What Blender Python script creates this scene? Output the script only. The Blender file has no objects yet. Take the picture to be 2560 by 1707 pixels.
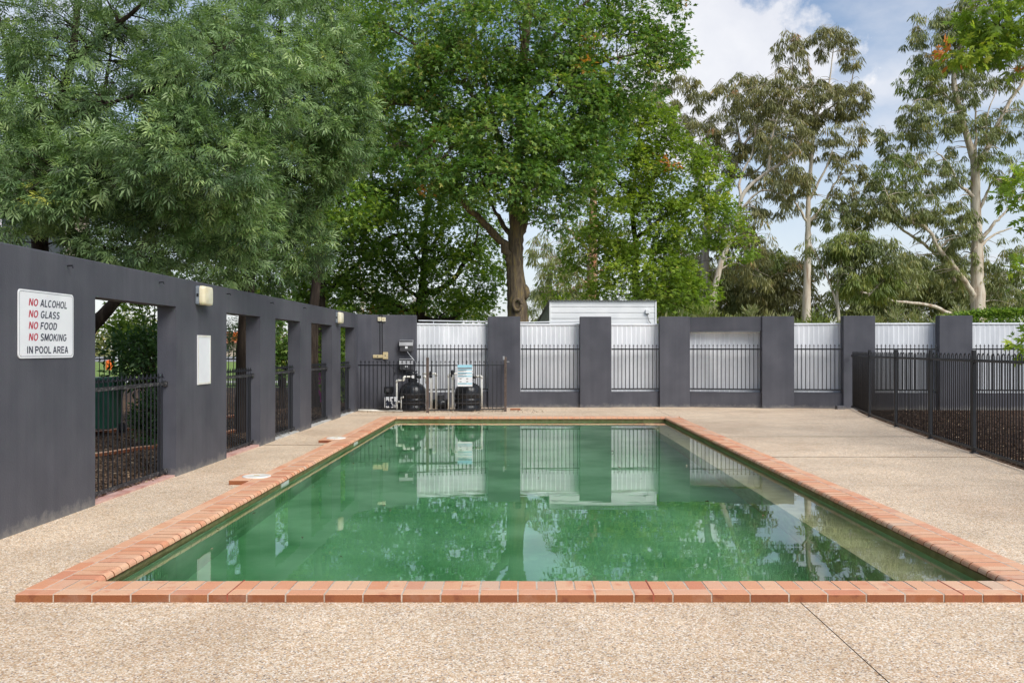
import bpy, math, random
import numpy as np
from mathutils import Vector, Matrix

# ---------------------------------------------------------------- camera, sky, sun, exposure
S = bpy.context.scene
R = math.radians
FPX, VX, VY, EYE = 2240.0, 1303.0, 872.5, 1.567      # survey of the photograph: focal length and vanishing point in its pixels, eye height
cam_d = bpy.data.cameras.new('camera'); cam = bpy.data.objects.new('camera', cam_d); S.collection.objects.link(cam)
cam.location = (0, 0, EYE); cam.rotation_euler = (R(90), 0, 0)
cam_d.sensor_width = 36; cam_d.lens = FPX / 2560 * 36
cam_d.shift_x = -(VX - 1280) / 2560; cam_d.shift_y = (VY - 853.5) / 2560
cam_d.clip_start = 0.05; cam_d.clip_end = 3000
S.camera = cam
SUN_EL, SUN_AZ = 44.0, 140.0                           # azimuth clockwise from +Y (seen from above): behind the camera, to the right
sun_d = bpy.data.lights.new('sun', 'SUN'); sun = bpy.data.objects.new('sun', sun_d); S.collection.objects.link(sun)
sun_d.energy = 2.3; sun_d.angle = R(35); sun_d.color = (1.0, 0.97, 0.92)
sdir = Vector((math.sin(R(SUN_AZ)) * math.cos(R(SUN_EL)), math.cos(R(SUN_AZ)) * math.cos(R(SUN_EL)), math.sin(R(SUN_EL))))
sun.rotation_euler = (-sdir).to_track_quat('-Z', 'Y').to_euler()
sun.location = (20, -20, 40)
W = bpy.data.worlds.new('World'); S.world = W; W.use_nodes = True
wn, wl = W.node_tree.nodes, W.node_tree.links
wn.clear()
def wnode(t, **k):
    n = wn.new(t)
    for a, v in k.items(): setattr(n, a, v)
    return n
wout = wnode('ShaderNodeOutputWorld'); bg = wnode('ShaderNodeBackground'); bg.inputs[1].default_value = 0.10
sky = wnode('ShaderNodeTexSky', sky_type='NISHITA', sun_disc=False)
sky.sun_elevation = R(SUN_EL); sky.sun_rotation = R(SUN_AZ); sky.air_density = 1.0; sky.dust_density = 0.8; sky.ozone_density = 1.0
tc = wnode('ShaderNodeTexCoord'); sep = wnode('ShaderNodeSeparateXYZ')
wl.new(tc.outputs['Generated'], sep.inputs[0])
def wmath(op, a, b=None, c=None, clamp=False):
    n = wnode('ShaderNodeMath', operation=op); n.use_clamp = clamp
    for i, v in enumerate((a, b, c)):
        if v is None: continue
        if isinstance(v, (int, float)): n.inputs[i].default_value = v
        else: wl.new(v, n.inputs[i])
    return n.outputs[0]
zc = wmath('ADD', wmath('MAXIMUM', sep.outputs[2], 0.0), 0.22)
comb = wnode('ShaderNodeCombineXYZ')
wl.new(wmath('DIVIDE', sep.outputs[0], zc), comb.inputs[0]); wl.new(wmath('DIVIDE', sep.outputs[1], zc), comb.inputs[1])
n1 = wnode('ShaderNodeTexNoise'); n1.inputs['Scale'].default_value = 1.7; n1.inputs['Detail'].default_value = 9; n1.inputs['Roughness'].default_value = 0.56
wl.new(comb.outputs[0], n1.inputs['Vector'])
n2 = wnode('ShaderNodeTexNoise'); n2.inputs['Scale'].default_value = 7.0; n2.inputs['Detail'].default_value = 8; n2.inputs['Roughness'].default_value = 0.6
wl.new(tc.outputs['Generated'], n2.inputs['Vector'])
# the tall white cloud over the gums
cdir = Vector((0.235, 1.0, 0.335)).normalized()
dist = wnode('ShaderNodeVectorMath', operation='DISTANCE'); dist.inputs[1].default_value = cdir
wl.new(tc.outputs['Generated'], dist.inputs[0])
blob = wmath('MULTIPLY_ADD', dist.outputs['Value'], -1 / 0.125, 1.0)
cum = wmath('MULTIPLY_ADD', wmath('SUBTRACT', n2.outputs[0], 0.5), 4.5, blob)
cum = wmath('MULTIPLY', wmath('ADD', cum, 0.1), 2.6, clamp=True)
sheet = wmath('MULTIPLY', wmath('SUBTRACT', n1.outputs[0], 0.44), 4.6, clamp=True)
hz = wmath('SUBTRACT', 1.0, wmath('MULTIPLY', sep.outputs[2], 2.9), clamp=True)          # thicker cloud towards the horizon
m = wmath('MAXIMUM', wmath('MULTIPLY', sheet, 0.8), wmath('MULTIPLY', hz, 0.80))
m = wmath('MAXIMUM', m, cum)
m = wmath('MAXIMUM', m, 0.08, clamp=True)
shade = wnode('ShaderNodeValToRGB')
shade.color_ramp.elements[0].color = (4.7, 4.9, 5.5, 1); shade.color_ramp.elements[0].position = 0.3
shade.color_ramp.elements[1].color = (5.9, 6.0, 6.3, 1); shade.color_ramp.elements[1].position = 0.65
wl.new(n2.outputs[0], shade.inputs[0])
mix = wnode('ShaderNodeMix', data_type='RGBA')
wl.new(m, mix.inputs[0]); wl.new(sky.outputs[0], mix.inputs[6]); wl.new(shade.outputs[0], mix.inputs[7])
wl.new(mix.outputs[2], bg.inputs[0]); wl.new(bg.outputs[0], wout.inputs[0])
S.view_settings.view_transform = 'Standard'; S.view_settings.look = 'None'; S.view_settings.gamma = 1.0
S.view_settings.use_curve_mapping = False; S.view_settings.exposure = 0.65
S.render.engine = 'CYCLES'
cy = S.cycles
cy.use_denoising = True; cy.max_bounces = 12; cy.diffuse_bounces = 6; cy.glossy_bounces = 4; cy.transmission_bounces = 10
cy.transparent_max_bounces = 8; cy.sample_clamp_indirect = 6; cy.use_adaptive_sampling = True; cy.adaptive_threshold = 0.02

rng = np.random.default_rng(7); random.seed(7)

# ---------------------------------------------------------------- helpers
def at(px, py, D):                                    # a pixel of the survey at distance D -> a point of the place
    return Vector(((px - VX) * D / FPX, D, EYE - (py - VY) * D / FPX))

class MB:
    def __init__(s): s.v = []; s.f = []; s.m = []
    def add(s, vs, fs, mi=0):
        o = len(s.v); s.v += [tuple(v) for v in vs]; s.f += [tuple(i + o for i in f) for f in fs]; s.m += [mi] * len(fs); return s
    def box(s, x0, x1, y0, y1, z0, z1, mi=0):
        return s.add([(x0,y0,z0),(x1,y0,z0),(x1,y1,z0),(x0,y1,z0),(x0,y0,z1),(x1,y0,z1),(x1,y1,z1),(x0,y1,z1)],
                     [(3,2,1,0),(4,5,6,7),(0,1,5,4),(1,2,6,5),(2,3,7,6),(3,0,4,7)], mi)
    def bev(s, x0, x1, y0, y1, z0, z1, b=0.006, mi=0):   # box with chamfered edges
        vs = []
        for z, i in ((z0, b), (z0 + b, 0), (z1 - b, 0), (z1, b)):
            vs += [(x0+i+b,y0+i,z),(x1-i-b,y0+i,z),(x1-i,y0+i+b,z),(x1-i,y1-i-b,z),(x1-i-b,y1-i,z),(x0+i+b,y1-i,z),(x0+i,y1-i-b,z),(x0+i,y0+i+b,z)]
        fs = [tuple(range(7,-1,-1)), tuple(range(24,32))]
        for k in range(3):
            for j in range(8): fs.append((k*8+j, k*8+(j+1)%8, k*8+8+(j+1)%8, k*8+8+j))
        return s.add(vs, fs, mi)
    def prism(s, poly, z0, z1, mi=0):
        n = len(poly)
        if sum(poly[i][0]*poly[(i+1)%n][1]-poly[(i+1)%n][0]*poly[i][1] for i in range(n)) < 0: poly = poly[::-1]
        return s.add([(x,y,z0) for x,y in poly]+[(x,y,z1) for x,y in poly],
                     [tuple(range(n-1,-1,-1)), tuple(range(n,2*n))]+[(i,(i+1)%n,n+(i+1)%n,n+i) for i in range(n)], mi)
    def tube(s, pts, r, n=8, cap=True, mi=0):
        pts = [Vector(p) for p in pts]; k = len(pts)
        rs = r if isinstance(r, (list, tuple)) else [r]*k
        vs = []; prev = None
        for i, p in enumerate(pts):
            t = (pts[min(i+1,k-1)]-pts[max(i-1,0)]).normalized()
            a = prev if prev is not None else (Vector((0,0,1)) if abs(t.z) < .9 else Vector((1,0,0)))
            u = (a - t*a.dot(t)).normalized(); prev = u; w = t.cross(u)
            vs += [p + (u*math.cos(2*math.pi*j/n) + w*math.sin(2*math.pi*j/n))*rs[i] for j in range(n)]
        fs = [(i*n+j, i*n+(j+1)%n, (i+1)*n+(j+1)%n, (i+1)*n+j) for i in range(k-1) for j in range(n)]
        if cap: fs += [tuple(range(n-1,-1,-1)), tuple(range((k-1)*n, k*n))]
        return s.add(vs, fs, mi)
    def lathe(s, prof, cx, cy, n=20, mi=0):           # (radius, z) from bottom to top
        vs = [(cx+r*math.cos(2*math.pi*j/n), cy+r*math.sin(2*math.pi*j/n), z) for r, z in prof for j in range(n)]
        k = len(prof)
        fs = [(i*n+j, i*n+(j+1)%n, (i+1)*n+(j+1)%n, (i+1)*n+j) for i in range(k-1) for j in range(n)]
        fs += [tuple(range(n-1,-1,-1)), tuple(range((k-1)*n, k*n))]
        return s.add(vs, fs, mi)
    def mesh(s, name, mats, smooth=False):
        me = bpy.data.meshes.new(name); me.from_pydata(s.v, [], s.f)
        for mm in (mats if isinstance(mats, (list, tuple)) else [mats]): me.materials.append(mm)
        if any(s.m): me.polygons.foreach_set('material_index', s.m)
        if smooth: me.polygons.foreach_set('use_smooth', [True]*len(s.f))
        me.update(); return me
    def build(s, name, mats, parent=None, smooth=False): return obj(name, s.mesh(name, mats, smooth), parent)

def obj(name, me, parent=None, loc=None, rz=0.0):
    o = bpy.data.objects.new(name, me); S.collection.objects.link(o)
    if loc is not None: o.location = loc
    o.rotation_euler[2] = rz
    if parent is not None:
        o.parent = parent; o.matrix_parent_inverse = parent.matrix_basis.inverted()   # children keep the place's coordinates
    return o
def tag(o, label=None, cat=None, group=None, kind=None):
    if label: o['label'] = label
    if cat: o['category'] = cat
    if group: o['group'] = group
    if kind: o['kind'] = kind
    return o
def thing(name, label, cat, loc=(0,0,0), group=None):
    o = bpy.data.objects.new(name, None); S.collection.objects.link(o); o.location = loc; o.empty_display_size = 0.2
    return tag(o, label, cat, group)

# ---------------------------------------------------------------- materials
MATS = {}
def newmat(name):
    m = bpy.data.materials.new(name); m.use_nodes = True; MATS[name] = m
    n, l = m.node_tree.nodes, m.node_tree.links
    return m, n, l, n['Principled BSDF']
def N(n, t, **k):
    x = n.new(t)
    for a, v in k.items():
        if a[0] == '_': x.inputs[a[1:].replace('_', ' ')].default_value = v
        else: setattr(x, a, v)
    return x
def ramp(n, stops, interp='LINEAR'):
    r = n.new('ShaderNodeValToRGB'); e = r.color_ramp; e.interpolation = interp
    while len(e.elements) > 1: e.elements.remove(e.elements[-1])
    e.elements[0].position = stops[0][0]; e.elements[0].color = (*stops[0][1], 1)
    for p, c in stops[1:]:
        x = e.elements.new(p); x.color = (*c, 1)
    return r
def noisy(name, c0, c1, scale=8, rough=0.7, bump=0.0, bscale=60, spec=0.3, metal=0.0, detail=6, stretch=None, lo=0.35, hi=0.65):
    m, n, l, b = newmat(name)
    t = N(n, 'ShaderNodeTexCoord'); nz = N(n, 'ShaderNodeTexNoise', _Scale=scale, _Detail=detail)
    src = t.outputs['Object']
    if stretch:
        mp = N(n, 'ShaderNodeMapping'); mp.inputs['Scale'].default_value = stretch; l.new(src, mp.inputs[0]); src = mp.outputs[0]
    l.new(src, nz.inputs['Vector'])
    r = ramp(n, [(lo, c0), (hi, c1)]); l.new(nz.outputs[0], r.inputs[0]); l.new(r.outputs[0], b.inputs['Base Color'])
    b.inputs['Roughness'].default_value = rough; b.inputs['Specular IOR Level'].default_value = spec; b.inputs['Metallic'].default_value = metal
    if bump:
        bz = N(n, 'ShaderNodeTexNoise', _Scale=bscale, _Detail=4); l.new(src, bz.inputs['Vector'])
        bp = N(n, 'ShaderNodeBump', _Strength=bump, _Distance=0.01); l.new(bz.outputs[0], bp.inputs['Height']); l.new(bp.outputs[0], b.inputs['Normal'])
    return m

def render_paint():                                    # charcoal painted render: roller texture, drip streaks, pale scuffs near the ground
    m, n, l, b = newmat('charcoal_render')
    t = N(n, 'ShaderNodeTexCoord')
    a = N(n, 'ShaderNodeTexNoise', _Scale=1.3, _Detail=6); l.new(t.outputs['Object'], a.inputs['Vector'])
    r = ramp(n, [(0.3, (0.055, 0.057, 0.070)), (0.7, (0.088, 0.089, 0.104))]); l.new(a.outputs[0], r.inputs[0])
    mp = N(n, 'ShaderNodeMapping'); mp.inputs['Scale'].default_value = (9, 9, 0.35); l.new(t.outputs['Object'], mp.inputs[0])
    st = N(n, 'ShaderNodeTexNoise', _Scale=1.0, _Detail=5); l.new(mp.outputs[0], st.inputs['Vector'])
    sr = ramp(n, [(0.32, (0.90, 0.90, 0.91)), (0.7, (1.07, 1.06, 1.05))]); l.new(st.outputs[0], sr.inputs[0])
    mx = N(n, 'ShaderNodeMix', data_type='RGBA', blend_type='MULTIPLY'); mx.inputs[0].default_value = 1; l.new(r.outputs[0], mx.inputs[6]); l.new(sr.outputs[0], mx.inputs[7])
    sp = N(n, 'ShaderNodeSeparateXYZ'); l.new(t.outputs['Object'], sp.inputs[0])
    dn = N(n, 'ShaderNodeTexNoise', _Scale=7, _Detail=8, _Roughness=0.75); l.new(t.outputs['Object'], dn.inputs['Vector'])
    h = N(n, 'ShaderNodeMath', operation='MULTIPLY_ADD'); h.inputs[1].default_value = -2.6; h.inputs[2].default_value = 0.42; l.new(sp.outputs[2], h.inputs[0])
    h2 = N(n, 'ShaderNodeMath', operation='ADD'); l.new(h.outputs[0], h2.inputs[0]); l.new(dn.outputs[0], h2.inputs[1])
    h3 = N(n, 'ShaderNodeMath', operation='MULTIPLY_ADD', use_clamp=True); h3.inputs[1].default_value = 2.4; h3.inputs[2].default_value = -1.60; l.new(h2.outputs[0], h3.inputs[0])
    mx2 = N(n, 'ShaderNodeMix', data_type='RGBA'); mx2.inputs[7].default_value = (0.25, 0.235, 0.21, 1)
    mp2 = N(n, 'ShaderNodeMapping'); mp2.inputs['Scale'].default_value = (6, 6, 0.22); l.new(t.outputs['Object'], mp2.inputs[0])
    dr = N(n, 'ShaderNodeTexNoise', _Scale=1.4, _Detail=7, _Roughness=0.7); l.new(mp2.outputs[0], dr.inputs['Vector'])
    dz = N(n, 'ShaderNodeMath', operation='MULTIPLY_ADD'); dz.inputs[1].default_value = 0.42; dz.inputs[2].default_value = -1.06; l.new(sp.outputs[2], dz.inputs[0])
    da = N(n, 'ShaderNodeMath', operation='ADD'); l.new(dz.outputs[0], da.inputs[0]); l.new(dr.outputs[0], da.inputs[1])
    dm = N(n, 'ShaderNodeMath', operation='MULTIPLY_ADD', use_clamp=True); dm.inputs[1].default_value = 3.0; dm.inputs[2].default_value = -1.5; l.new(da.outputs[0], dm.inputs[0])
    dk = N(n, 'ShaderNodeMath', operation='MULTIPLY'); dk.inputs[1].default_value = 0.5; l.new(dm.outputs[0], dk.inputs[0])
    mxd = N(n, 'ShaderNodeMix', data_type='RGBA'); mxd.inputs[7].default_value = (0.045, 0.044, 0.045, 1); l.new(dk.outputs[0], mxd.inputs[0]); l.new(mx.outputs[2], mxd.inputs[6]); mx = mxd
    hm = N(n, 'ShaderNodeMath', operation='MULTIPLY'); hm.inputs[1].default_value = 0.95; l.new(h3.outputs[0], hm.inputs[0])
    l.new(hm.outputs[0], mx2.inputs[0]); l.new(mx.outputs[2], mx2.inputs[6]); l.new(mx2.outputs[2], b.inputs['Base Color'])
    b.inputs['Roughness'].default_value = 0.62; b.inputs['Specular IOR Level'].default_value = 0.35
    bz = N(n, 'ShaderNodeTexNoise', _Scale=55, _Detail=5); l.new(t.outputs['Object'], bz.inputs['Vector'])
    bz2 = N(n, 'ShaderNodeTexNoise', _Scale=2.2, _Detail=3); l.new(t.outputs['Object'], bz2.inputs['Vector'])
    bp = N(n, 'ShaderNodeBump', _Strength=0.35, _Distance=0.006); l.new(bz.outputs[0], bp.inputs['Height'])
    bp2 = N(n, 'ShaderNodeBump', _Strength=0.25, _Distance=0.03); l.new(bz2.outputs[0], bp2.inputs['Height']); l.new(bp.outputs[0], bp2.inputs['Normal'])
    l.new(bp2.outputs[0], b.inputs['Normal'])
    return m
def aggregate():                                       # exposed aggregate concrete: rounded pebbles in pale sand cement
    m, n, l, b = newmat('exposed_aggregate')
    t = N(n, 'ShaderNodeTexCoord')
    v = N(n, 'ShaderNodeTexVoronoi', _Scale=112, _Randomness=1.0); l.new(t.outputs['Object'], v.inputs['Vector'])
    sc = N(n, 'ShaderNodeSeparateColor'); l.new(v.outputs['Color'], sc.inputs[0])
    r = ramp(n, [(0.0, (0.621, 0.443, 0.288)), (0.16, (0.745, 0.589, 0.437)), (0.36, (0.827, 0.694, 0.554)), (0.52, (0.662, 0.473, 0.311)), (0.66, (0.888, 0.800, 0.702)),
                 (0.80, (0.517, 0.326, 0.196)), (0.895, (0.414, 0.338, 0.299)), (0.965, (0.207, 0.168, 0.162))], 'CONSTANT')
    l.new(sc.outputs[0], r.inputs[0])
    d = ramp(n, [(0.0, (0, 0, 0)), (0.62, (0, 0, 0)), (0.85, (1, 1, 1))]); l.new(v.outputs['Distance'], d.inputs[0])
    mx = N(n, 'ShaderNodeMix', data_type='RGBA'); mx.inputs[7].default_value = (0.50, 0.38, 0.25, 1); l.new(d.outputs[0], mx.inputs[0]); l.new(r.outputs[0], mx.inputs[6])
    g = N(n, 'ShaderNodeTexNoise', _Scale=1.1, _Detail=7, _Roughness=0.62); l.new(t.outputs['Object'], g.inputs['Vector'])
    gr = ramp(n, [(0.32, (0.86, 0.845, 0.82)), (0.5, (0.98, 0.97, 0.95)), (0.64, (1.06, 1.05, 1.03))]); l.new(g.outputs[0], gr.inputs[0])
    m2 = N(n, 'ShaderNodeMix', data_type='RGBA', blend_type='MULTIPLY'); m2.inputs[0].default_value = 1; l.new(mx.outputs[2], m2.inputs[6]); l.new(gr.outputs[0], m2.inputs[7])
    g2 = N(n, 'ShaderNodeTexNoise', _Scale=0.42, _Detail=5, _Roughness=0.55, _Distortion=0.6); l.new(t.outputs['Object'], g2.inputs['Vector'])     # traffic grime and damp patches
    gr2 = ramp(n, [(0.34, (0.91, 0.885, 0.855)), (0.5, (1.0, 1.0, 0.985)), (0.66, (1.05, 1.05, 1.03))]); l.new(g2.outputs[0], gr2.inputs[0])
    m3 = N(n, 'ShaderNodeMix', data_type='RGBA', blend_type='MULTIPLY'); m3.inputs[0].default_value = 1; l.new(m2.outputs[2], m3.inputs[6]); l.new(gr2.outputs[0], m3.inputs[7])
    v2 = N(n, 'ShaderNodeTexVoronoi', _Scale=34, _Randomness=1.0); l.new(t.outputs['Object'], v2.inputs['Vector']); s2 = N(n, 'ShaderNodeSeparateColor'); l.new(v2.outputs['Color'], s2.inputs[0])
    gr3 = ramp(n, [(0.0, (0.84, 0.82, 0.79)), (0.2, (0.97, 0.97, 0.96)), (0.8, (1.02, 1.02, 1.02)), (1.0, (1.08, 1.08, 1.08))]); l.new(s2.outputs[1], gr3.inputs[0])       # uneven scatter of the stones
    m4 = N(n, 'ShaderNodeMix', data_type='RGBA', blend_type='MULTIPLY'); m4.inputs[0].default_value = 1; l.new(m3.outputs[2], m4.inputs[6]); l.new(gr3.outputs[0], m4.inputs[7])
    l.new(m4.outputs[2], b.inputs['Base Color'])
    inv = N(n, 'ShaderNodeMath', operation='SUBTRACT'); inv.inputs[0].default_value = 1; l.new(v.outputs['Distance'], inv.inputs[1])
    bp = N(n, 'ShaderNodeBump', _Strength=0.4, _Distance=0.003); l.new(inv.outputs[0], bp.inputs['Height']); l.new(bp.outputs[0], b.inputs['Normal'])
    b.inputs['Roughness'].default_value = 0.75; b.inputs['Specular IOR Level'].default_value = 0.3
    return m
def brick(name, stops, flash, bump=0.3):
    m, n, l, b = newmat(name)
    t = N(n, 'ShaderNodeTexCoord'); oi = N(n, 'ShaderNodeObjectInfo')
    r = ramp(n, stops); l.new(oi.outputs['Random'], r.inputs[0])
    add = N(n, 'ShaderNodeVectorMath', operation='ADD'); l.new(t.outputs['Object'], add.inputs[0]); l.new(oi.outputs['Location'], add.inputs[1])
    nz = N(n, 'ShaderNodeTexNoise', _Scale=9, _Detail=5); l.new(add.outputs[0], nz.inputs['Vector'])
    fr = ramp(n, [(0.56, (0, 0, 0)), (0.72, (1, 1, 1))]); l.new(nz.outputs[0], fr.inputs[0])
    fm = N(n, 'ShaderNodeMath', operation='MULTIPLY'); fm.inputs[1].default_value = 0.8; l.new(fr.outputs[0], fm.inputs[0])
    mx = N(n, 'ShaderNodeMix', data_type='RGBA'); mx.inputs[7].default_value = (*flash, 1); l.new(fm.outputs[0], mx.inputs[0]); l.new(r.outputs[0], mx.inputs[6])
    n2 = N(n, 'ShaderNodeTexNoise', _Scale=120, _Detail=4); l.new(add.outputs[0], n2.inputs['Vector'])
    g = ramp(n, [(0.3, (0.86, 0.86, 0.86)), (0.7, (1.08, 1.08, 1.08))]); l.new(n2.outputs[0], g.inputs[0])
    m2 = N(n, 'ShaderNodeMix', data_type='RGBA', blend_type='MULTIPLY'); m2.inputs[0].default_value = 1; l.new(mx.outputs[2], m2.inputs[6]); l.new(g.outputs[0], m2.inputs[7])
    n3 = N(n, 'ShaderNodeTexNoise', _Scale=3.1, _Detail=8, _Roughness=0.7); l.new(add.outputs[0], n3.inputs['Vector'])                        # lime bloom and grime
    lb = ramp(n, [(0.56, (0, 0, 0)), (0.74, (0.2, 0.2, 0.2))]); l.new(n3.outputs[0], lb.inputs[0])
    m3 = N(n, 'ShaderNodeMix', data_type='RGBA'); m3.inputs[7].default_value = (0.66, 0.56, 0.46, 1); l.new(lb.outputs[0], m3.inputs[0]); l.new(m2.outputs[2], m3.inputs[6])
    l.new(m3.outputs[2], b.inputs['Base Color'])
    bp = N(n, 'ShaderNodeBump', _Strength=bump, _Distance=0.003); l.new(n2.outputs[0], bp.inputs['Height']); l.new(bp.outputs[0], b.inputs['Normal'])
    b.inputs['Roughness'].default_value = 0.7; b.inputs['Specular IOR Level'].default_value = 0.3
    return m
def leaf(name, stops, trans=0.32, gloss=0.35, tint=(1.25, 1.3, 0.55)):
    m, n, l, b = newmat(name)
    a = N(n, 'ShaderNodeAttribute', attribute_name='rnd'); r = ramp(n, stops); l.new(a.outputs['Fac'], r.inputs[0])
    l.new(r.outputs[0], b.inputs['Base Color']); b.inputs['Roughness'].default_value = 0.48; b.inputs['Specular IOR Level'].default_value = gloss
    tr = N(n, 'ShaderNodeBsdfTranslucent'); mu = N(n, 'ShaderNodeMix', data_type='RGBA', blend_type='MULTIPLY'); mu.inputs[0].default_value = 1; mu.inputs[7].default_value = (*tint, 1)
    l.new(r.outputs[0], mu.inputs[6]); l.new(mu.outputs[2], tr.inputs[0])
    ms = N(n, 'ShaderNodeMixShader'); ms.inputs[0].default_value = trans
    l.new(b.outputs[0], ms.inputs[1]); l.new(tr.outputs[0], ms.inputs[2]); l.new(ms.outputs[0], n['Material Output'].inputs[0])
    return m
def water():
    m, n, l, b = newmat('pool_water_material')
    b.inputs['Base Color'].default_value = (1, 1, 1, 1); b.inputs['Transmission Weight'].default_value = 1; b.inputs['Roughness'].default_value = 0.0; b.inputs['IOR'].default_value = 1.38
    t = N(n, 'ShaderNodeTexCoord'); mp = N(n, 'ShaderNodeMapping'); mp.inputs['Scale'].default_value = (0.55, 1.6, 1); l.new(t.outputs['Object'], mp.inputs[0])
    nz = N(n, 'ShaderNodeTexNoise', _Scale=1.6, _Detail=3); l.new(mp.outputs[0], nz.inputs['Vector'])
    bp = N(n, 'ShaderNodeBump', _Strength=0.08, _Distance=0.010); l.new(nz.outputs[0], bp.inputs['Height']); l.new(bp.outputs[0], b.inputs['Normal'])
    va = N(n, 'ShaderNodeVolumeAbsorption', _Density=0.36); va.inputs['Color'].default_value = (0.36, 0.82, 0.60, 1)
    l.new(va.outputs[0], n['Material Output'].inputs['Volume'])
    return m

M_wall = render_paint(); M_deck = aggregate(); M_water = water()
M_btop = brick('coping_brick', [(0.0, (0.72, 0.38, 0.22)), (0.3, (0.77, 0.47, 0.30)), (0.5, (0.74, 0.41, 0.25)), (0.72, (0.70, 0.31, 0.17)), (0.86, (0.74, 0.42, 0.27)), (0.93, (0.64, 0.25, 0.14)), (1.0, (0.68, 0.48, 0.34))], (0.62, 0.24, 0.135))
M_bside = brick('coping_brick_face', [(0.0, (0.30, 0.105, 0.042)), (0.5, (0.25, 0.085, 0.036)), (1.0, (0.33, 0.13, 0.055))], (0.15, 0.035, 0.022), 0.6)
M_mortar = noisy('mortar', (0.46, 0.37, 0.29), (0.66, 0.56, 0.46), 30, 0.9, 0.4, 200)
M_red = noisy('red_sealant', (0.32, 0.07, 0.045), (0.38, 0.10, 0.06), 20, 0.6)
M_ledge = noisy('sandy_ledge', (0.50, 0.43, 0.24), (0.64, 0.56, 0.34), 6, 0.9, 0.3, 90, detail=9)
M_shell = noisy('pebblecrete_shell', (0.22, 0.44, 0.22), (0.54, 0.72, 0.48), 0.9, 0.9, 0.3, 90, detail=9)
M_algae = noisy('algae_band', (0.20, 0.175, 0.07), (0.31, 0.26, 0.12), 12, 0.85, 0.3, 90, detail=9)
M_black = noisy('black_powdercoat', (0.007, 0.008, 0.011), (0.012, 0.013, 0.017), 9, 0.5, 0.05, 80, 0.5)
M_blackworn = noisy('worn_black_rail', (0.022, 0.022, 0.024), (0.16, 0.155, 0.15), 34, 0.6, 0.2, 120, 0.4, lo=0.52, hi=0.74, detail=9)
M_white = noisy('white_steel', (0.60, 0.62, 0.65), (0.76, 0.775, 0.80), 2.2, 0.5, 0, 60, 0.4, stretch=(1, 1, 0.3))
M_shed = noisy('white_shed_cladding', (0.70, 0.71, 0.71), (0.80, 0.80, 0.79), 2, 0.55, 0, 60, 0.4)
M_galv = noisy('galvanised_steel', (0.30, 0.31, 0.32), (0.45, 0.46, 0.47), 12, 0.45, 0, 60, 0.5, 0.4)
M_pvc = noisy('white_pvc', (0.66, 0.64, 0.56), (0.78, 0.77, 0.72), 7, 0.45, 0, 60, 0.4)
M_tank = noisy('black_tank_plastic', (0.010, 0.011, 0.013), (0.020, 0.021, 0.024), 4, 0.28, 0.05, 30, 0.5)
M_grey = noisy('grey_plastic', (0.055, 0.055, 0.06), (0.075, 0.075, 0.08), 6, 0.35, 0, 60, 0.5)
M_lidgrey = noisy('pale_grey_plastic', (0.36, 0.36, 0.37), (0.46, 0.46, 0.47), 6, 0.35, 0, 60, 0.5)
M_sign = noisy('sign_white', (0.72, 0.73, 0.75), (0.80, 0.81, 0.82), 2, 0.35, 0, 60, 0.4)
M_ink = noisy('sign_navy_ink', (0.03, 0.035, 0.06), (0.04, 0.045, 0.07), 40, 0.4)
M_inkred = noisy('sign_red_ink', (0.42, 0.02, 0.045), (0.50, 0.035, 0.06), 40, 0.4)
M_cream = noisy('aged_cream_plastic', (0.68, 0.60, 0.40), (0.80, 0.76, 0.62), 5, 0.4, 0, 60, 0.4)
M_yellow = noisy('yellowed_plastic', (0.48, 0.38, 0.20), (0.62, 0.52, 0.32), 9, 0.5)
M_steelblue = noisy('grey_blue_housing', (0.17, 0.20, 0.23), (0.26, 0.29, 0.32), 14, 0.5)
M_lid = noisy('skimmer_lid_plastic', (0.66, 0.62, 0.54), (0.80, 0.78, 0.72), 6, 0.55)
M_aqua = noisy('sign_light_blue', (0.30, 0.60, 0.72), (0.36, 0.66, 0.77), 8, 0.4)
M_teal = noisy('sign_teal', (0.06, 0.36, 0.46), (0.09, 0.42, 0.52), 20, 0.4)
M_post = noisy('brown_steel_post', (0.075, 0.055, 0.045), (0.12, 0.09, 0.075), 20, 0.7, 0.3, 80)
M_soil = noisy('dark_soil', (0.08, 0.052, 0.036), (0.19, 0.125, 0.085), 5, 0.95, 0.6, 40, 0.1, detail=10)
M_mulch = noisy('bark_mulch', (0.030, 0.018, 0.014), (0.115, 0.070, 0.048), 26, 0.95, 0.9, 60, 0.1, detail=10)
M_lawn = noisy('mown_lawn', (0.12, 0.19, 0.045), (0.22, 0.30, 0.085), 0.8, 0.9, 0.5, 30, 0.1, detail=12)
M_dry = noisy('dry_paddock', (0.12, 0.13, 0.055), (0.26, 0.24, 0.12), 0.12, 0.95, 0.4, 3, 0.1, detail=12)
M_asph = noisy('asphalt', (0.22, 0.22, 0.225), (0.28, 0.28, 0.285), 1.0, 0.9)
M_conc = noisy('concrete', (0.42, 0.41, 0.38), (0.54, 0.53, 0.50), 3, 0.9, 0.3, 60)
M_pink = noisy('painted_sill', (0.46, 0.24, 0.20), (0.60, 0.40, 0.34), 6, 0.8, 0.4, 60, detail=9)
M_beige = noisy('beige_render', (0.46, 0.38, 0.30), (0.54, 0.46, 0.37), 3, 0.85, 0.2, 40)
M_glass, _n, _l, _b = newmat('window_glass'); _b.inputs['Base Color'].default_value = (0.05, 0.06, 0.065, 1); _b.inputs['Roughness'].default_value = 0.06
M_tile = noisy('terracotta_roof', (0.42, 0.15, 0.085), (0.52, 0.21, 0.12), 3, 0.8)
M_bin = noisy('green_bin_plastic', (0.012, 0.075, 0.045), (0.018, 0.10, 0.06), 4, 0.4, 0, 60, 0.4)
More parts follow.
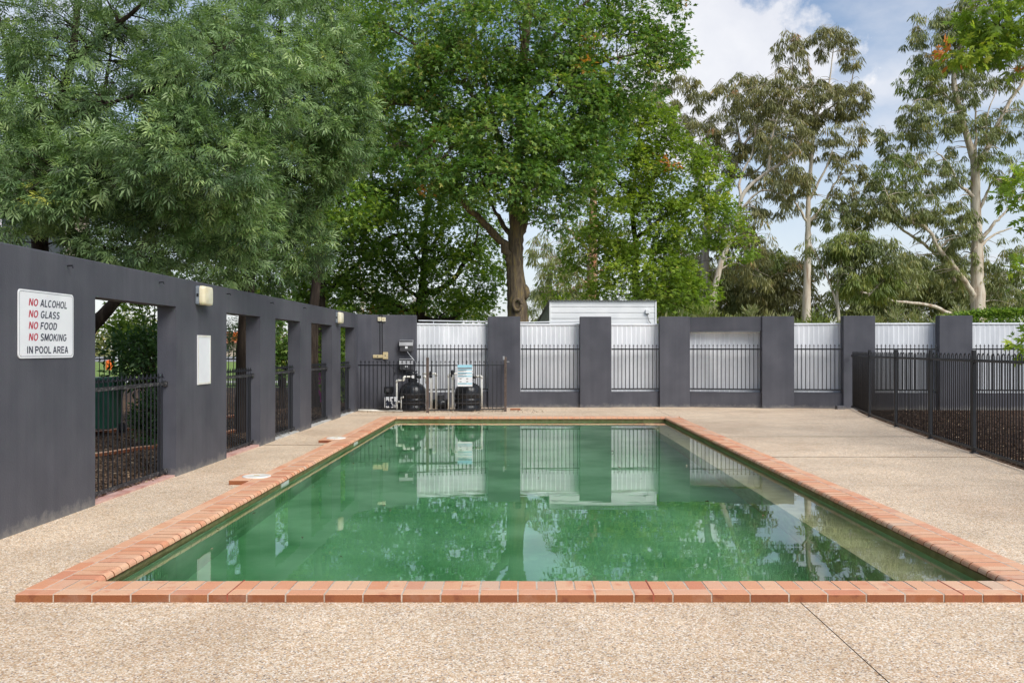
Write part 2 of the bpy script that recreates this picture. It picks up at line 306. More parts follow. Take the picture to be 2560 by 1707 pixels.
M_magenta = noisy('magenta_plastic', (0.50, 0.03, 0.34), (0.56, 0.05, 0.40), 5, 0.4)
M_orange = noisy('orange_plastic', (0.80, 0.14, 0.02), (0.85, 0.18, 0.03), 5, 0.45)
M_deadleaf = noisy('dry_leaf', (0.30, 0.12, 0.04), (0.52, 0.32, 0.14), 3.0, 0.8)

def bark(name, c0, c1, c2, stretch=(9, 9, 1.1), bump=0.7):
    m, n, l, b = newmat(name)
    t = N(n, 'ShaderNodeTexCoord'); mp = N(n, 'ShaderNodeMapping'); mp.inputs['Scale'].default_value = stretch; l.new(t.outputs['Object'], mp.inputs[0])
    nz = N(n, 'ShaderNodeTexNoise', _Scale=1.6, _Detail=9, _Roughness=0.62); l.new(mp.outputs[0], nz.inputs['Vector'])
    r = ramp(n, [(0.32, c0), (0.52, c1), (0.70, c2)]); l.new(nz.outputs[0], r.inputs[0]); l.new(r.outputs[0], b.inputs['Base Color'])
    bp = N(n, 'ShaderNodeBump', _Strength=bump, _Distance=0.02); l.new(nz.outputs[0], bp.inputs['Height']); l.new(bp.outputs[0], b.inputs['Normal'])
    b.inputs['Roughness'].default_value = 0.9; b.inputs['Specular IOR Level'].default_value = 0.15
    return m
B_oak = bark('oak_bark', (0.060, 0.045, 0.032), (0.145, 0.112, 0.075), (0.27, 0.20, 0.07))
B_ash = bark('ash_bark', (0.020, 0.015, 0.012), (0.042, 0.031, 0.024), (0.085, 0.066, 0.048))
B_gum = bark('pale_gum_bark', (0.30, 0.20, 0.13), (0.56, 0.49, 0.39), (0.68, 0.62, 0.52), (5, 5, 0.45), 0.25)
B_gumgrey = bark('grey_gum_bark', (0.17, 0.145, 0.125), (0.33, 0.295, 0.26), (0.50, 0.45, 0.39), (5, 5, 0.5), 0.3)
B_gumred = bark('shedding_gum_bark', (0.40, 0.13, 0.055), (0.46, 0.30, 0.19), (0.36, 0.30, 0.24), (4, 4, 0.3), 0.5)
L_ash = leaf('ash_leaf', [(0.0, (0.042, 0.080, 0.030)), (0.22, (0.085, 0.150, 0.058)), (0.5, (0.198, 0.304, 0.117)), (0.8, (0.332, 0.459, 0.185)), (0.97, (0.480, 0.593, 0.232)), (1.0, (0.620, 0.620, 0.137))], 0.36, 0.6, (1.15, 1.25, 0.6))
L_oak = leaf('oak_leaf', [(0.0, (0.061, 0.136, 0.029)), (0.45, (0.146, 0.279, 0.051)), (0.8, (0.310, 0.430, 0.087)), (0.94, (0.584, 0.557, 0.160)), (0.965, (0.594, 0.573, 0.203)), (0.975, (0.594, 0.204, 0.043)), (1.0, (0.594, 0.271, 0.065))], 0.38, 0.5)
L_oakdark = leaf('shaded_oak_leaf', [(0.0, (0.077, 0.157, 0.031)), (0.5, (0.184, 0.315, 0.049)), (0.9, (0.356, 0.463, 0.070)), (0.97, (0.583, 0.538, 0.104)), (1.0, (0.660, 0.362, 0.078))], 0.44, 0.4)
L_oaklit = leaf('young_oak_leaf', [(0.0, (0.118, 0.204, 0.028)), (0.5, (0.250, 0.371, 0.050)), (0.9, (0.464, 0.539, 0.081)), (0.97, (0.642, 0.582, 0.126)), (1.0, (0.660, 0.248, 0.070))], 0.42, 0.4)
L_gum = leaf('gum_leaf', [(0.0, (0.106, 0.142, 0.053)), (0.5, (0.213, 0.246, 0.086)), (0.85, (0.327, 0.345, 0.116)), (1.0, (0.489, 0.353, 0.138))], 0.32, 0.4, (1.2, 1.15, 0.6))
L_gumbrown = leaf('bronze_gum_leaf', [(0.0, (0.109, 0.126, 0.051)), (0.5, (0.218, 0.221, 0.083)), (0.85, (0.327, 0.309, 0.111)), (1.0, (0.503, 0.300, 0.142))], 0.32, 0.4, (1.2, 1.1, 0.6))
L_gumgreen = leaf('fresh_gum_leaf', [(0.0, (0.101, 0.150, 0.035)), (0.5, (0.209, 0.269, 0.062)), (1.0, (0.378, 0.375, 0.100))], 0.36, 0.35, (1.2, 1.2, 0.5))
L_hedge = leaf('hedge_leaf', [(0.0, (0.083, 0.173, 0.022)), (0.5, (0.180, 0.300, 0.042)), (1.0, (0.360, 0.480, 0.075))], 0.35)
L_shrub = leaf('shrub_leaf', [(0.0, (0.027, 0.068, 0.021)), (0.6, (0.054, 0.123, 0.033)), (1.0, (0.105, 0.195, 0.053))], 0.25, 0.5)
L_weed = leaf('pale_weed_leaf', [(0.0, (0.150, 0.195, 0.083)), (0.5, (0.270, 0.300, 0.135)), (1.0, (0.450, 0.390, 0.210))], 0.35)

# ================================================================ SETTING: ground, deck, pool
PX0, PX1, PY0, PY1 = -2.79, 3.19, 5.90, 19.95          # water's edge of the coping (nose line)
OX0, OX1, OY0, OY1 = PX0 - .35, PX1 + .35, PY0 - .35, PY1 + .35
WZ = -0.037
FEN = [(5.55, 5.0), (6.05, 8.7), (6.42, 11.10), (6.81, 13.48), (7.14, 15.63), (7.52, 17.98), (8.01, 20.60), (8.60, 23.30)]   # hoop fence posts
def fen_x(y):
    for (a, b), (c, d) in zip(FEN, FEN[1:]):
        if y <= d: break
    return a + (c - a) * (y - b) / (d - b)
def flat(name, polys, z, mat, kind='structure'):
    b = MB()
    for p in polys:
        n = len(p)
        if sum(p[i][0]*p[(i+1)%n][1]-p[(i+1)%n][0]*p[i][1] for i in range(n)) < 0: p = p[::-1]
        b.add([(x, y, z) for x, y in p], [tuple(range(n))])
    return tag(b.build(name, mat), kind=kind)
G = 1500
hx0, hx1, hy0, hy1 = PX0 - .1, PX1 + .1, PY0 - .1, PY1 + .1
flat('ground', [[(-G, -G), (G, -G), (G, hy0), (-G, hy0)], [(-G, hy1), (G, hy1), (G, G), (-G, G)], [(-G, hy0), (hx0, hy0), (hx0, hy1), (-G, hy1)], [(hx1, hy0), (G, hy0), (G, hy1), (hx1, hy1)]], -0.06, M_dry)
flat('sub_base', [[(-4.5, -7), (10, -7), (10, hy0), (-4.5, hy0)], [(-4.5, hy1), (10, hy1), (10, 24.6), (-4.5, 24.6)], [(-4.5, hy0), (hx0, hy0), (hx0, hy1), (-4.5, hy1)], [(hx1, hy0), (10, hy0), (10, hy1), (hx1, hy1)]], -0.045, M_soil)
flat('mulch_garden', [[(-40, -6), (-4.5, -6), (-4.5, 38), (-14, 37), (-40, 36)]], -0.028, M_soil)
flat('lawn', [[(-140, 36.5), (-14, 37.5), (-4.5, 38.5), (2, 40), (2, 112), (-140, 112)]], -0.05, M_lawn)
flat('footpath', [[(-120, 42), (0, 43), (0, 45.5), (-120, 44.5)]], -0.044, M_conc)
flat('road', [[(-200, 116), (40, 116), (40, 190), (-200, 190)]], -0.05, M_asph)
flat('garden_bed', [[(5.6, 4.8), (14.5, 4.8), (14.5, 23.2), (8.7, 23.2)]], -0.012, M_mulch)

deck = tag(bpy.data.objects.new('pool_deck', None), kind='structure'); S.collection.objects.link(deck)
gp = 0.0035
def slab(poly, z=0.0):                                # edges darker than the top, showing in the open joints
    b = MB(); b.prism(poly, -0.04, z, 1); b.m[1] = 0; return b.build('deck_slab', [M_deck, M_soil], deck)
jx, jy = 1.73, [10.30, 13.02, 16.0, 20.9]
slab([(-4.46, -7), (jx-gp, -7), (jx-gp, OY0), (OX0, OY0), (OX0, 14.65-gp), (-4.46, 14.65-gp)])
slab([(jx+gp, -7), (fen_x(5), -7), (fen_x(5), 5), (fen_x(8.7), 8.7), (fen_x(jy[0]), jy[0]-gp), (OX1, jy[0]-gp), (OX1, OY0), (jx+gp, OY0)])
for a, c, lift in zip(jy, jy[1:] + [24.2], (.0, .005, .009, .007)):
    x0 = OX1 if c < 21 else 3.485 + gp
    if c > 20 and c < 21: slab([(OX1, a+gp), (fen_x(a), a+gp), (fen_x(17.98), 17.98), (fen_x(c), c-gp), (3.485+gp, c-gp), (3.485+gp, OY1), (OX1, OY1)], lift)
    elif c > 21: slab([(x0, a+gp), (fen_x(a), a+gp), (8.62, 23.3), (8.62, c), (x0, c)], lift)
    else: slab([(x0, a+gp), (fen_x(a), a+gp), (fen_x(c), c-gp), (x0, c-gp)], lift)
slab([(-4.46, 14.65+gp), (OX0, 14.65+gp), (OX0, OY1), (3.485-gp, OY1), (3.485-gp, 24.2), (-4.3, 24.2)], .006)

# pool shell with the seat ledge along the right side
pool = tag(bpy.data.objects.new('pool_shell', None), kind='structure'); S.collection.objects.link(pool)
sx0, sx1, sy0, sy1 = PX0 - .03, PX1 + .03, PY0 - .03, PY1 + .03
DEP = -1.45
MB().box(sx0 - .2, sx1 + .2, sy0 - .2, sy1 + .2, DEP - .15, DEP).build('pool_floor', M_shell, pool)
for nm, bx in (('near', (sx0-.2, sx1+.2, sy0-.2, sy0)), ('far', (sx0-.2, sx1+.2, sy1, sy1+.2)), ('left', (sx0-.2, sx0, sy0, sy1)), ('right', (sx1, sx1+.2, sy0, sy1))):
    MB().box(*bx, DEP, -0.17).build('pool_wall', M_shell, pool)
    MB().box(*bx, -0.17, -0.002).build('waterline_band', M_algae, pool)
MB().box(sx1 - .50, sx1, sy0, sy1, DEP, -0.36).build('seat_ledge', M_ledge, pool)
tag(MB().box(sx0 - .01, sx1 + .01, sy0 - .01, sy1 + .01, DEP - .01, WZ).build('pool_water', M_water), kind='structure')

# ---------------------------------------------------------------- coping
cop = thing('pool_coping', 'raised terracotta brick coping with rounded inner edge around the green pool', 'pool edge', ((PX0+PX1)/2, OY0, 0))
H = 0.05
def nose_mesh(L=0.23, w=0.11, square=False):
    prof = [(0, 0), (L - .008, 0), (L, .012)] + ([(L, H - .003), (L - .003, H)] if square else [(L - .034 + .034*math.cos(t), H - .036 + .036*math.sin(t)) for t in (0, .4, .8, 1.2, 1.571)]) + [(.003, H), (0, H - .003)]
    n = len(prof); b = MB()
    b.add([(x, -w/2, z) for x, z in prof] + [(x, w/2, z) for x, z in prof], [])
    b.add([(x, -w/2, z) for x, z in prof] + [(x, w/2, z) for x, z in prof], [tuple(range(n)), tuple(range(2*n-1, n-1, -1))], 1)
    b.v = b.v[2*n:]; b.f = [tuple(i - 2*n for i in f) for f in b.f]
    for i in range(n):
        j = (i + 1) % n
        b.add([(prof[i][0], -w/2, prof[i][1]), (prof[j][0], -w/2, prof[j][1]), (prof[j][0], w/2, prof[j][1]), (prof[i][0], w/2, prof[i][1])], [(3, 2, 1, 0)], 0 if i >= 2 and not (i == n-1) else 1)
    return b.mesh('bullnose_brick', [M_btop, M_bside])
def flat_mesh(L, w):
    b = MB(); e = .003
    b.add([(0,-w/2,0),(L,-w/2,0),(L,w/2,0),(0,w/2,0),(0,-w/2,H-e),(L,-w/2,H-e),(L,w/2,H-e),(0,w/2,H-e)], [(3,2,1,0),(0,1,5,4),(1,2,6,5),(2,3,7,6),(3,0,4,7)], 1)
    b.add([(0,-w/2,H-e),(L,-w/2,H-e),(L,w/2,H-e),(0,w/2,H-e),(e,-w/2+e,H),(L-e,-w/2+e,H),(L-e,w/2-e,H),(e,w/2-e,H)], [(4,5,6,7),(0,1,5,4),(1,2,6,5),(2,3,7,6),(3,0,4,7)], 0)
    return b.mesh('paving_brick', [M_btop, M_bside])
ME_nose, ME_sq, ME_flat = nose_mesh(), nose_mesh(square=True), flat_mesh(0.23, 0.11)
headers, rest_far = [], MB()
def jit(): return (random.uniform(-.0012, .0012), random.uniform(-.0012, .0012), random.uniform(-.0015, .0012))
nearx = [OX0 + .12 + .06 + .12*k for k in range(int((OX1 - OX0 - .24)/.12 + .01))]
for x in nearx:
    headers.append((ME_nose if PX0 - .02 < x < PX1 + .02 else ME_sq, (x, OY0 + .12, 0), math.pi/2))
for x in nearx: headers.append((ME_nose if PX0 - .02 < x < PX1 + .02 else ME_sq, (x, OY1 - .12, 0), -math.pi/2))
ny = int((PY1 - PY0)/.12)
for k in range(ny):
    y = PY0 + .065 + .12*k
    headers.append((ME_nose, (OX0 + .12, y, 0), 0.0)); headers.append((ME_nose, (OX1 - .12, y, 0), math.pi))
def shown(h):                                          # rough size in the picture: nearest first, the far row shows its noses
    x, y, _ = h[1]
    return (1.0 / (y*y)) * (1.0 if h[2] == math.pi/2 else 1.0 / y * 6)
headers.sort(key=shown, reverse=True)
for me, loc, rz in headers[:300]:
    obj('bullnose_brick', me, cop, Vector(loc) + Vector(jit()), rz + random.uniform(-.006, .006))
for me, loc, rz in headers[300:]:
    M4 = Matrix.Translation(Vector(loc)) @ Matrix.Rotation(rz, 4, 'Z')
    o = len(rest_far.v); rest_far.v += [tuple(M4 @ v.co) for v in me.vertices]
    rest_far.f += [tuple(i + o for i in p.vertices) for p in me.polygons]; rest_far.m += [p.material_index for p in me.polygons]
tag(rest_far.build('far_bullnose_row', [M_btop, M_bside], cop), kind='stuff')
for k in range(int((OX1 - OX0)/.24 + .5)):
    for y in (OY0 + .055, OY1 - .055):
        obj('paving_brick', ME_flat, cop, Vector((OX0 + .24*k + .005, y, 0)) + Vector(jit()), random.uniform(-.004, .004))
for k in range(int((OY1 - OY0 - .24)/.24 + .5)):
    for x in (OX0 + .055, OX1 - .055):
        obj('paving_brick', ME_flat, cop, Vector((x, OY0 + .125 + .24*k, 0)) + Vector(jit()), math.pi/2 + random.uniform(-.004, .004))
mz = H - .0022; e = .004
mb = MB(); mb.box(OX0+e, OX1-e, OY0+e, PY0-.03, .001, mz); mb.box(OX0+e, OX1-e, PY1+.03, OY1-e, .001, mz)
mb.box(OX0+e, PX0-.03, PY0-.03, PY1+.03, .001, mz); mb.box(PX1+.03, OX1-e, PY0-.03, PY1+.03, .001, mz)
mb.build('mortar_bed', M_mortar, cop)
for x in (-1.82, 0.94, 2.86):                           # red sealed movement joints in the near edge
    k = round((x - OX0 - .12)/.24); xx = OX0 + .12 + .24*k
    MB().box(xx - .004, xx + .004, OY0 - .0015, PY0 - .006, .002, H + .0012).build('sealed_joint', M_red, cop)

for i, (ly, lab) in enumerate(((10.67, 'nearer brick pad with round cream skimmer lid beside the coping'), (15.24, 'farther brick pad with round cream skimmer lid beside the coping'))):
    t = thing('skimmer_pad', lab, 'pool skimmer', (-3.27, ly, 0), 'skimmer pads along the left edge of the pool')
    for k in range(3):
        for j in range(1):
            obj('paving_brick', ME_flat, t, Vector((OX0 - .005, ly - .315 + .12 + .24*k - .06, .001)), math.pi/2) if False else None
    fm = flat_mesh(0.225, 0.11)
    for k in range(6):
        if k < 5: obj('paving_brick', fm, t, (OX0 - .235, ly - .27 + .12*k, .002), random.uniform(-.01, .01))
    b = MB(); b.box(OX0 - .228, OX0 - .008, ly - .315, ly + .26, .001, mz); b.build('mortar_bed', M_mortar, t)
    lid = MB(); lid.lathe([(.165, .046), (.168, .056), (.160, .063), (.135, .066), (.128, .062), (.02, .063)], -3.15, ly, 32); lo = lid.build('skimmer_lid', M_lid, t, True)
    MB().tube([(-3.15 - .035, ly, .064), (-3.15, ly, .067), (-3.15 + .035, ly, .064)], .006, 6).build('lid_grip', M_yellow, lo)
    MB().box(sx0 + .002, sx0 + .01, ly - .17, ly + .17, -.13, -.004).build('skimmer_mouth', M_pvc, t)

# ================================================================ LEFT WALL with openings
def wX(D): return -4.375 + 0.0115*D
def wD(px): return 4.375 / (0.0115 + (VX - px)/FPX)
TH, LZ, TZ = 0.23, 2.09, 2.45
st = [-5.0, wD(238), wD(440), wD(566.4), wD(650.5), wD(688.4), wD(750.2), wD(778.3), wD(830), 20.53, 22.15]
OPEN = [(1, 2), (3, 4), (5, 6), (7, 8), (9, 10)]
line = [(wX(d), d) for d in st] + [(wX(22.55), 22.55), (-3.85, 23.08), (-2.74, 23.32)]
back = [(x - TH, y) for x, y in line[:12]] + [(-3.95, 23.36), (-2.74, 23.58)]
cells = [(i, 0 if not any(i == a for a, _ in OPEN) else 1) for i in range(len(line) - 1)]
b = MB()
def quad(p, q, z0, z1, flip=False):
    vs = [(p[0], p[1], z0), (q[0], q[1], z0), (q[0], q[1], z1), (p[0], p[1], z1)]
    b.add(vs[::-1] if flip else vs, [(0, 1, 2, 3)])
for i, void in cells:
    z0 = LZ if void else -0.05
    quad(line[i], line[i+1], z0, TZ, True); quad(back[i], back[i+1], z0, TZ)
    b.add([(*line[i], TZ), (*line[i+1], TZ), (*back[i+1], TZ), (*back[i], TZ)], [(0, 1, 2, 3)])
    if void:
        b.add([(*line[i], LZ), (*line[i+1], LZ), (*back[i+1], LZ), (*back[i], LZ)], [(3, 2, 1, 0)])
        quad(line[i], back[i], -0.05, LZ); quad(line[i+1], back[i+1], -0.05, LZ, True)
quad(line[0], back[0], -0.05, TZ); quad(line[-1], back[-1], -0.05, TZ, True)
lw = thing('rendered_wall', 'long charcoal rendered wall with five tall window openings left of the pool', 'wall', (-4.3, 12, 0))
wmesh = b.build('wall_body', M_wall, lw)
bv = wmesh.modifiers.new('worn_edges', 'BEVEL'); bv.width = 0.014; bv.segments = 3; bv.limit_method = 'ANGLE'; bv.angle_limit = R(50)
import bmesh
bm = bmesh.new(); bm.from_mesh(wmesh.data); bmesh.ops.remove_doubles(bm, verts=bm.verts, dist=1e-4); bmesh.ops.recalc_face_normals(bm, faces=bm.faces); bm.to_mesh(wmesh.data); bm.free()
for px, py in ((168, 665), (398, 706), (567, 735), (676, 757), (758, 770)):
    d = wD(px); x = wX(d); z = EYE - (py - VY)*d/FPX
    MB().tube([(x - .01, d, z), (x + .05, d, z + .004), (x + .055, d, z - .02)], .008, 6).build('wall_hook', M_black, lw)

# ---- sills / thresholds in the openings
for k, (i, j) in enumerate(OPEN):
    d0, d1 = st[i] + .004, st[j] - .004
    b = MB(); b.prism([(wX(d0) - .015, d0), (wX(d1) - .015, d1), (wX(d1) - TH + .01, d1), (wX(d0) - TH + .01, d0)], -.03, .022 + .01*(k % 2))
    b.build('threshold', M_pink if k < 2 else M_conc, lw)

# ---- spear-topped panels
def spear_mesh(h, zb=0.03, head=True, r=.0085):
    b = MB(); zt = h - .115
    b.box(-r, r, -r, r, zb, zt)
    b.add([(-r*.7,-r*.7,zt),(r*.7,-r*.7,zt),(r*.7,r*.7,zt),(-r*.7,r*.7,zt),(-r*.6,-r*.6,h-.05),(r*.6,-r*.6,h-.05),(r*.6,r*.6,h-.05),(-r*.6,r*.6,h-.05)], [(0,1,5,4),(1,2,6,5),(2,3,7,6),(3,0,4,7)])
    b.box(-.011, .011, -.011, .011, zt - .004, zt + .012)                                            # collar
    for ax in (0, 1):                                                                               # barbs both ways and point
        w = .03; p = [(-w, h-.062), (0, h-.045), (w, h-.062), (.012, h-.035), (0, h), (-.012, h-.035)]
        b.add([(u, -.004, z) if ax == 0 else (-.004, u, z) for u, z in p] + [(u, .004, z) if ax == 0 else (.004, u, z) for u, z in p],
              [(0,1,5),(1,2,3),(1,3,4,5),(11,7,6),(9,8,7),(11,10,9,7)] + [(a, a+6, (a+1) % 6 + 6, (a+1) % 6) for a in range(6)])
    return b.mesh('spear_picket', M_black)
def spear_panel(name, label, cat, p0, p1, zr0, zr1, htip, group, pitch=.107, br=.0085, railr=.019, first=.5, railmat=None, rb=None, skip=None):
    p0, p1 = Vector((*p0, 0)), Vector((*p1, 0)); L = (p1 - p0).length; u = (p1 - p0)/L; a = math.atan2(u.y, u.x)
    t = thing(name, label, cat, (p0 + p1)/2, group)
    for z in (zr0, zr1):
        rm = MB(); rm.box(0, L, -railr*.6, railr*.6, -railr, railr)
        obj('rail', rm.mesh('rail', railmat or M_black), t, (p0.x, p0.y, z), a)
    me = spear_mesh(htip, zr0 - .0, True, br)
    n = int(L/pitch); off = (L - (n - 1)*pitch)/2
    for k in range(n):
        q = p0 + u*(off + k*pitch)
        if skip and skip(k, n): continue
        obj('spear_picket', me, t, (q.x, q.y, 0), a + random.uniform(-.03, .03))
    return t
ordn = ['nearest', 'second', 'middle', 'fourth', 'farthest']
for k, (i, j) in enumerate(OPEN):
    d0, d1 = st[i] + .01, st[j] - .012
    t = spear_panel('spear_fence', f'low black spear-topped iron panel across the {ordn[k]} opening of the left wall', 'fence panel',
                (wX(d0) - .125, d0), (wX(d1) - .125, d1), .07, 1.145, 1.275, 'iron panels in the openings of the left wall', railmat=M_blackworn, br=.006)
    for z in (.07, 1.145):
        MB().bev(wX(d1) - .155, wX(d1) - .095, d1 - .035, d1 + .008, z - .035, z + .035, .006).build('bracket', M_blackworn, t)
    MB().box(wX(d1) - .140, wX(d1) - .110, d1 - .20, d1 - .17, .03, 1.13).build('end_post', M_black, t)

# ================================================================ BACK WALL: pillars, plinths, beam
bw = thing('pillared_wall', 'charcoal rendered boundary wall of square pillars behind the pool', 'wall', (4, 24, 0))
PIL = [(-.89, -.026, 23.95), (1.572, 2.41, 23.95), (3.72, 4.53, 24.05), (6.35, 7.20, 23.62), (8.41, 9.24, 23.38), (10.84, 11.70, 23.22), (13.5, 14.35, 23.1)]
PD = .24
for x0, x1, y in PIL: MB().bev(x0, x1, y, y + PD, -.05, 2.43 + random.uniform(-.008, .008), .008).build('pillar', M_wall, bw)
bays = [((-2.74, 23.40), (PIL[0][0], PIL[0][2]))] + [((PIL[i][1], PIL[i][2]), (PIL[i+1][0], PIL[i+1][2])) for i in range(6)]
for k, ((xa, ya), (xb, yb)) in enumerate(bays):
    fy0, fy1 = ya + .09, yb + .09
    b = MB(); b.prism([(xa + .002, fy0), (xb - .002, fy1), (xb - .002, fy1 + .13), (xa + .002, fy0 + .13)], -.05, .42); b.build('plinth', M_wall, bw)
b = MB(); b.prism([(PIL[2][1]+.002, 24.09), (PIL[3][0]-.002, 23.66), (PIL[3][0]-.002, 23.80), (PIL[2][1]+.002, 24.23)], 2.045, 2.425); b.build('beam', M_wall, bw)
MB().bev(8.18, 8.40, 23.20, 23.37, -.03, .10, .01).build('footing_block', M_wall, bw)

# sheet-metal fence behind
sf = thing('sheet_metal_fence', 'white ribbed sheet metal fence behind the charcoal pillars', 'fence', (5, 24.3, 0))
def ribbed(x0, y0, x1, y1, z0, z1, pitch=.127):
    L = math.hypot(x1-x0, y1-y0); n = int(L/pitch) + 1; b = MB(); prof = []
    for k in range(n):
        for u, d in ((0, .004), (.104, .019), (.1265, .004)):
            s = k*pitch + u
            if s <= L: prof.append((s/L, d))
    prof.append((1, .006))
    vs = [(x0+(x1-x0)*t, y0+(y1-y0)*t - d, z) for z in (z0, z1) for t, d in prof]; m = len(prof)
    b.add(vs, [(i, i+1, m+i+1, m+i) for i in range(m-1)]); return b
bayn = ['beside the pool filters', 'second from the left', 'behind the shed-side bay', 'under the charcoal beam', 'left of the hoop fence', 'behind the hoop fence', 'at the right end']
for k, ((xa, ya), (xb, yb)) in enumerate(bays):
    y0, y1 = ya + .30, yb + .30; top = 2.225 if k != 3 else 2.02
    xa2, xb2 = xa - .30, xb + .30
    ribbed(xa2, y0, xb2, y1, .30, top - .02).build('ribbed_sheet', M_white, sf)
    c = MB(); c.tube([(xa2, y0 - .01, top), (xb2, y1 - .01, top)], .028, 8); c.build('top_rail', M_white, sf)
    spear_panel('spear_fence', f'black spear panel before the white sheet fence {["beside the pool filters","two pillars left of the charcoal beam","next to the charcoal beam on its left","under the charcoal beam","right of the beam before the hoop fence","seen through the hoop fence","at the far right above the hoop fence"][k]}', 'fence panel',
                (xa + .01, ya + .055), (xb - .01, yb + .055), .50, 1.565, 1.70, 'iron panels between the charcoal pillars', pitch=.105, br=.010)
for (xa, ya, za), (xb, yb, zb) in (((-2.76, 24.1, 2.33), (-.86, 24.1, 2.30)), ((-.05, 24.35, 2.285), (1.62, 24.35, 2.32))):
    t = MB(); t.tube([(xa, ya, za), (xb, yb, zb)], .017, 6); t.tube([(xa+.4, ya, za-.005), (xa+.4, ya, 2.2)], .01, 5); t.build('upper_pipe_rail', M_white, sf)

# ================================================================ HOOP-TOP FENCE on the right
hf = thing('hoop_top_fence', 'black hoop-topped tubular pool fence running along the right garden bed', 'fence', (7.2, 15, 0))
def hoop_mesh(z0, z1, w=.1, r=.0085):
    b = MB(); pts = [(-w/2, 0, z0), (-w/2, 0, z1 - w/2)] + [(-w/2*math.cos(t), 0, z1 - w/2 + w/2*math.sin(t)) for t in (.5, 1.05, 1.571, 2.09, 2.64)] + [(w/2, 0, z1 - w/2), (w/2, 0, z0)]
    b.tube(pts, r, 6); return b.mesh('hoop_bar', M_black, True)
HM = hoop_mesh(.075, 1.50)
for i, (x, y) in enumerate(FEN):
    if i < len(FEN) - 1:
        b = MB(); b.bev(x - .0275, x + .0275, y - .0275, y + .0275, -.05, 1.55, .005); b.build('fence_post', M_black, hf)
        MB().bev(x - .05, x + .05, y - .05, y + .05, -.02, .016, .005).build('post_foot', M_black, hf)
    if i + 1 < len(FEN):
        p0, p1 = Vector((x, y, 0)), Vector((*FEN[i+1], 0)); L = (p1 - p0).length; u = (p1 - p0)/L; a = math.atan2(u.y, u.x)
        for z in (.075, 1.395):
            r_ = MB(); r_.bev(.03, L - .03, -.013, .013, -.02, .02, .004); obj('rail', r_.mesh('rail', M_black), hf, (x, y, z), a)
            for q in (.035, L - .035):
                bb = MB(); bb.bev(-.02, .02, -.022, .022, -.03, .03, .004); c = p0 + u*q; obj('bracket', bb.mesh('bracket', M_blackworn), hf, (c.x, c.y, z), a)
        n = int((L - .1)/.2); off = (L - n*.2)/2 + .1
        for k in range(n):
            q = p0 + u*(off + .2*k); obj('hoop_bar', HM, hf, (q.x, q.y, 0), a + random.uniform(-.02, .02))

# ================================================================ PUMP CORNER
fy = 22.15
pts_f = [(-4.10, 22.36), (-2.30, 22.00), (-.395, 22.40)]
spear_panel('spear_fence', 'left half of the black spear-topped fence in front of the pool filters', 'fence panel', (pts_f[0][0]+.03, pts_f[0][1]), (pts_f[1][0]-.04, pts_f[1][1]), .07, 1.165, 1.29, 'fence around the pool filters', pitch=.108, railr=.014)
spear_panel('spear_fence', 'right half of the black spear-topped fence in front of the pool filters', 'fence panel', (pts_f[1][0]+.04, pts_f[1][1]), (pts_f[2][0]-.04, pts_f[2][1]), .07, 1.165, 1.29, 'fence around the pool filters', pitch=.108, railr=.014)
spear_panel('spear_fence', 'short return of spear-topped fence between the filters and the charcoal pillar', 'fence panel', (pts_f[2][0]-.02, pts_f[2][1]+.05), (-.42, 23.93), .07, 1.165, 1.29, 'fence around the pool filters', pitch=.108, railr=.014)
def post(x, y, h, label):
    t = thing('fence_post', label, 'post', (x, y, 0), 'posts of the filter fence')
    MB().bev(x - .032, x + .032, y - .032, y + .032, -.03, h, .006).build('post_shaft', M_post, t)
    MB().tube([(x - .045, y - .02, .12), (x + .045, y - .02, .12)], .012, 6).build('clamp', M_galv, t); return t
post(-2.30, 22.0, 1.36, 'brown steel post in the middle of the filter fence')
t = post(-.395, 22.40, 1.37, 'brown steel post at the right end of the filter fence')
MB().tube([(-.44, 22.36, 1.30), (-.44, 22.36, 1.39)], .022, 8).build('latch', M_galv, t)
MB().tube([(-.36, 22.36, 1.25), (-.30, 22.34, 1.25)], .014, 8).build('latch_knob', M_galv, t)

def filt(x, y, label):
    t = thing('pool_filter', label, 'pool filter', (x, y, 0), 'pool filters')
    b = MB(); b.lathe([(.30, .0), (.33, .03), (.335, .10), (.31, .13), (.31, .20), (.345, .23), (.347, .30), (.335, .315), (.335, .335), (.347, .35), (.345, .48), (.325, .56), (.28, .635), (.20, .69), (.12, .72), (.115, .755)], x, y, 28); b.build('tank', M_tank, t, True)
    for z in (.20, .42): 
        b = MB(); b.lathe([(.347, z), (.352, z + .004), (.352, z + .018), (.347, z + .022)], x, y, 28); b.build('tank_band', M_grey, t)
    v = MB(); v.lathe([(.10, .75), (.125, .76), (.125, .80), (.09, .82), (.09, .90), (.13, .91), (.13, .945), (.07, .96), (.06, .985)], x, y, 18); vo = v.build('valve', M_tank, t)
    MB().bev(x - .17, x + .12, y - .03, y + .03, .985, 1.015, .006).build('valve_handle', M_tank, vo)
    MB().box(x - .005, x + .075, y - .136, y - .130, .83, .905).build('valve_label', M_sign, vo)
    MB().tube([(x - .09, y, .86), (x - .21, y, .86)], .038, 10).build('valve_port', M_tank, vo)
    MB().tube([(x + .09, y, .86), (x + .21, y, .86)], .038, 10).build('valve_port', M_tank, vo)
    return t
filt(-2.757, 22.78, 'left black dome-topped pool filter below the control boxes')
filt(-1.35, 22.78, 'right black dome-topped pool filter behind the blue notice')
sP = 22.55/FPX
def P(px, py, y=22.55): return ((px - VX)*sP, y, EYE - (py - VY)*sP)
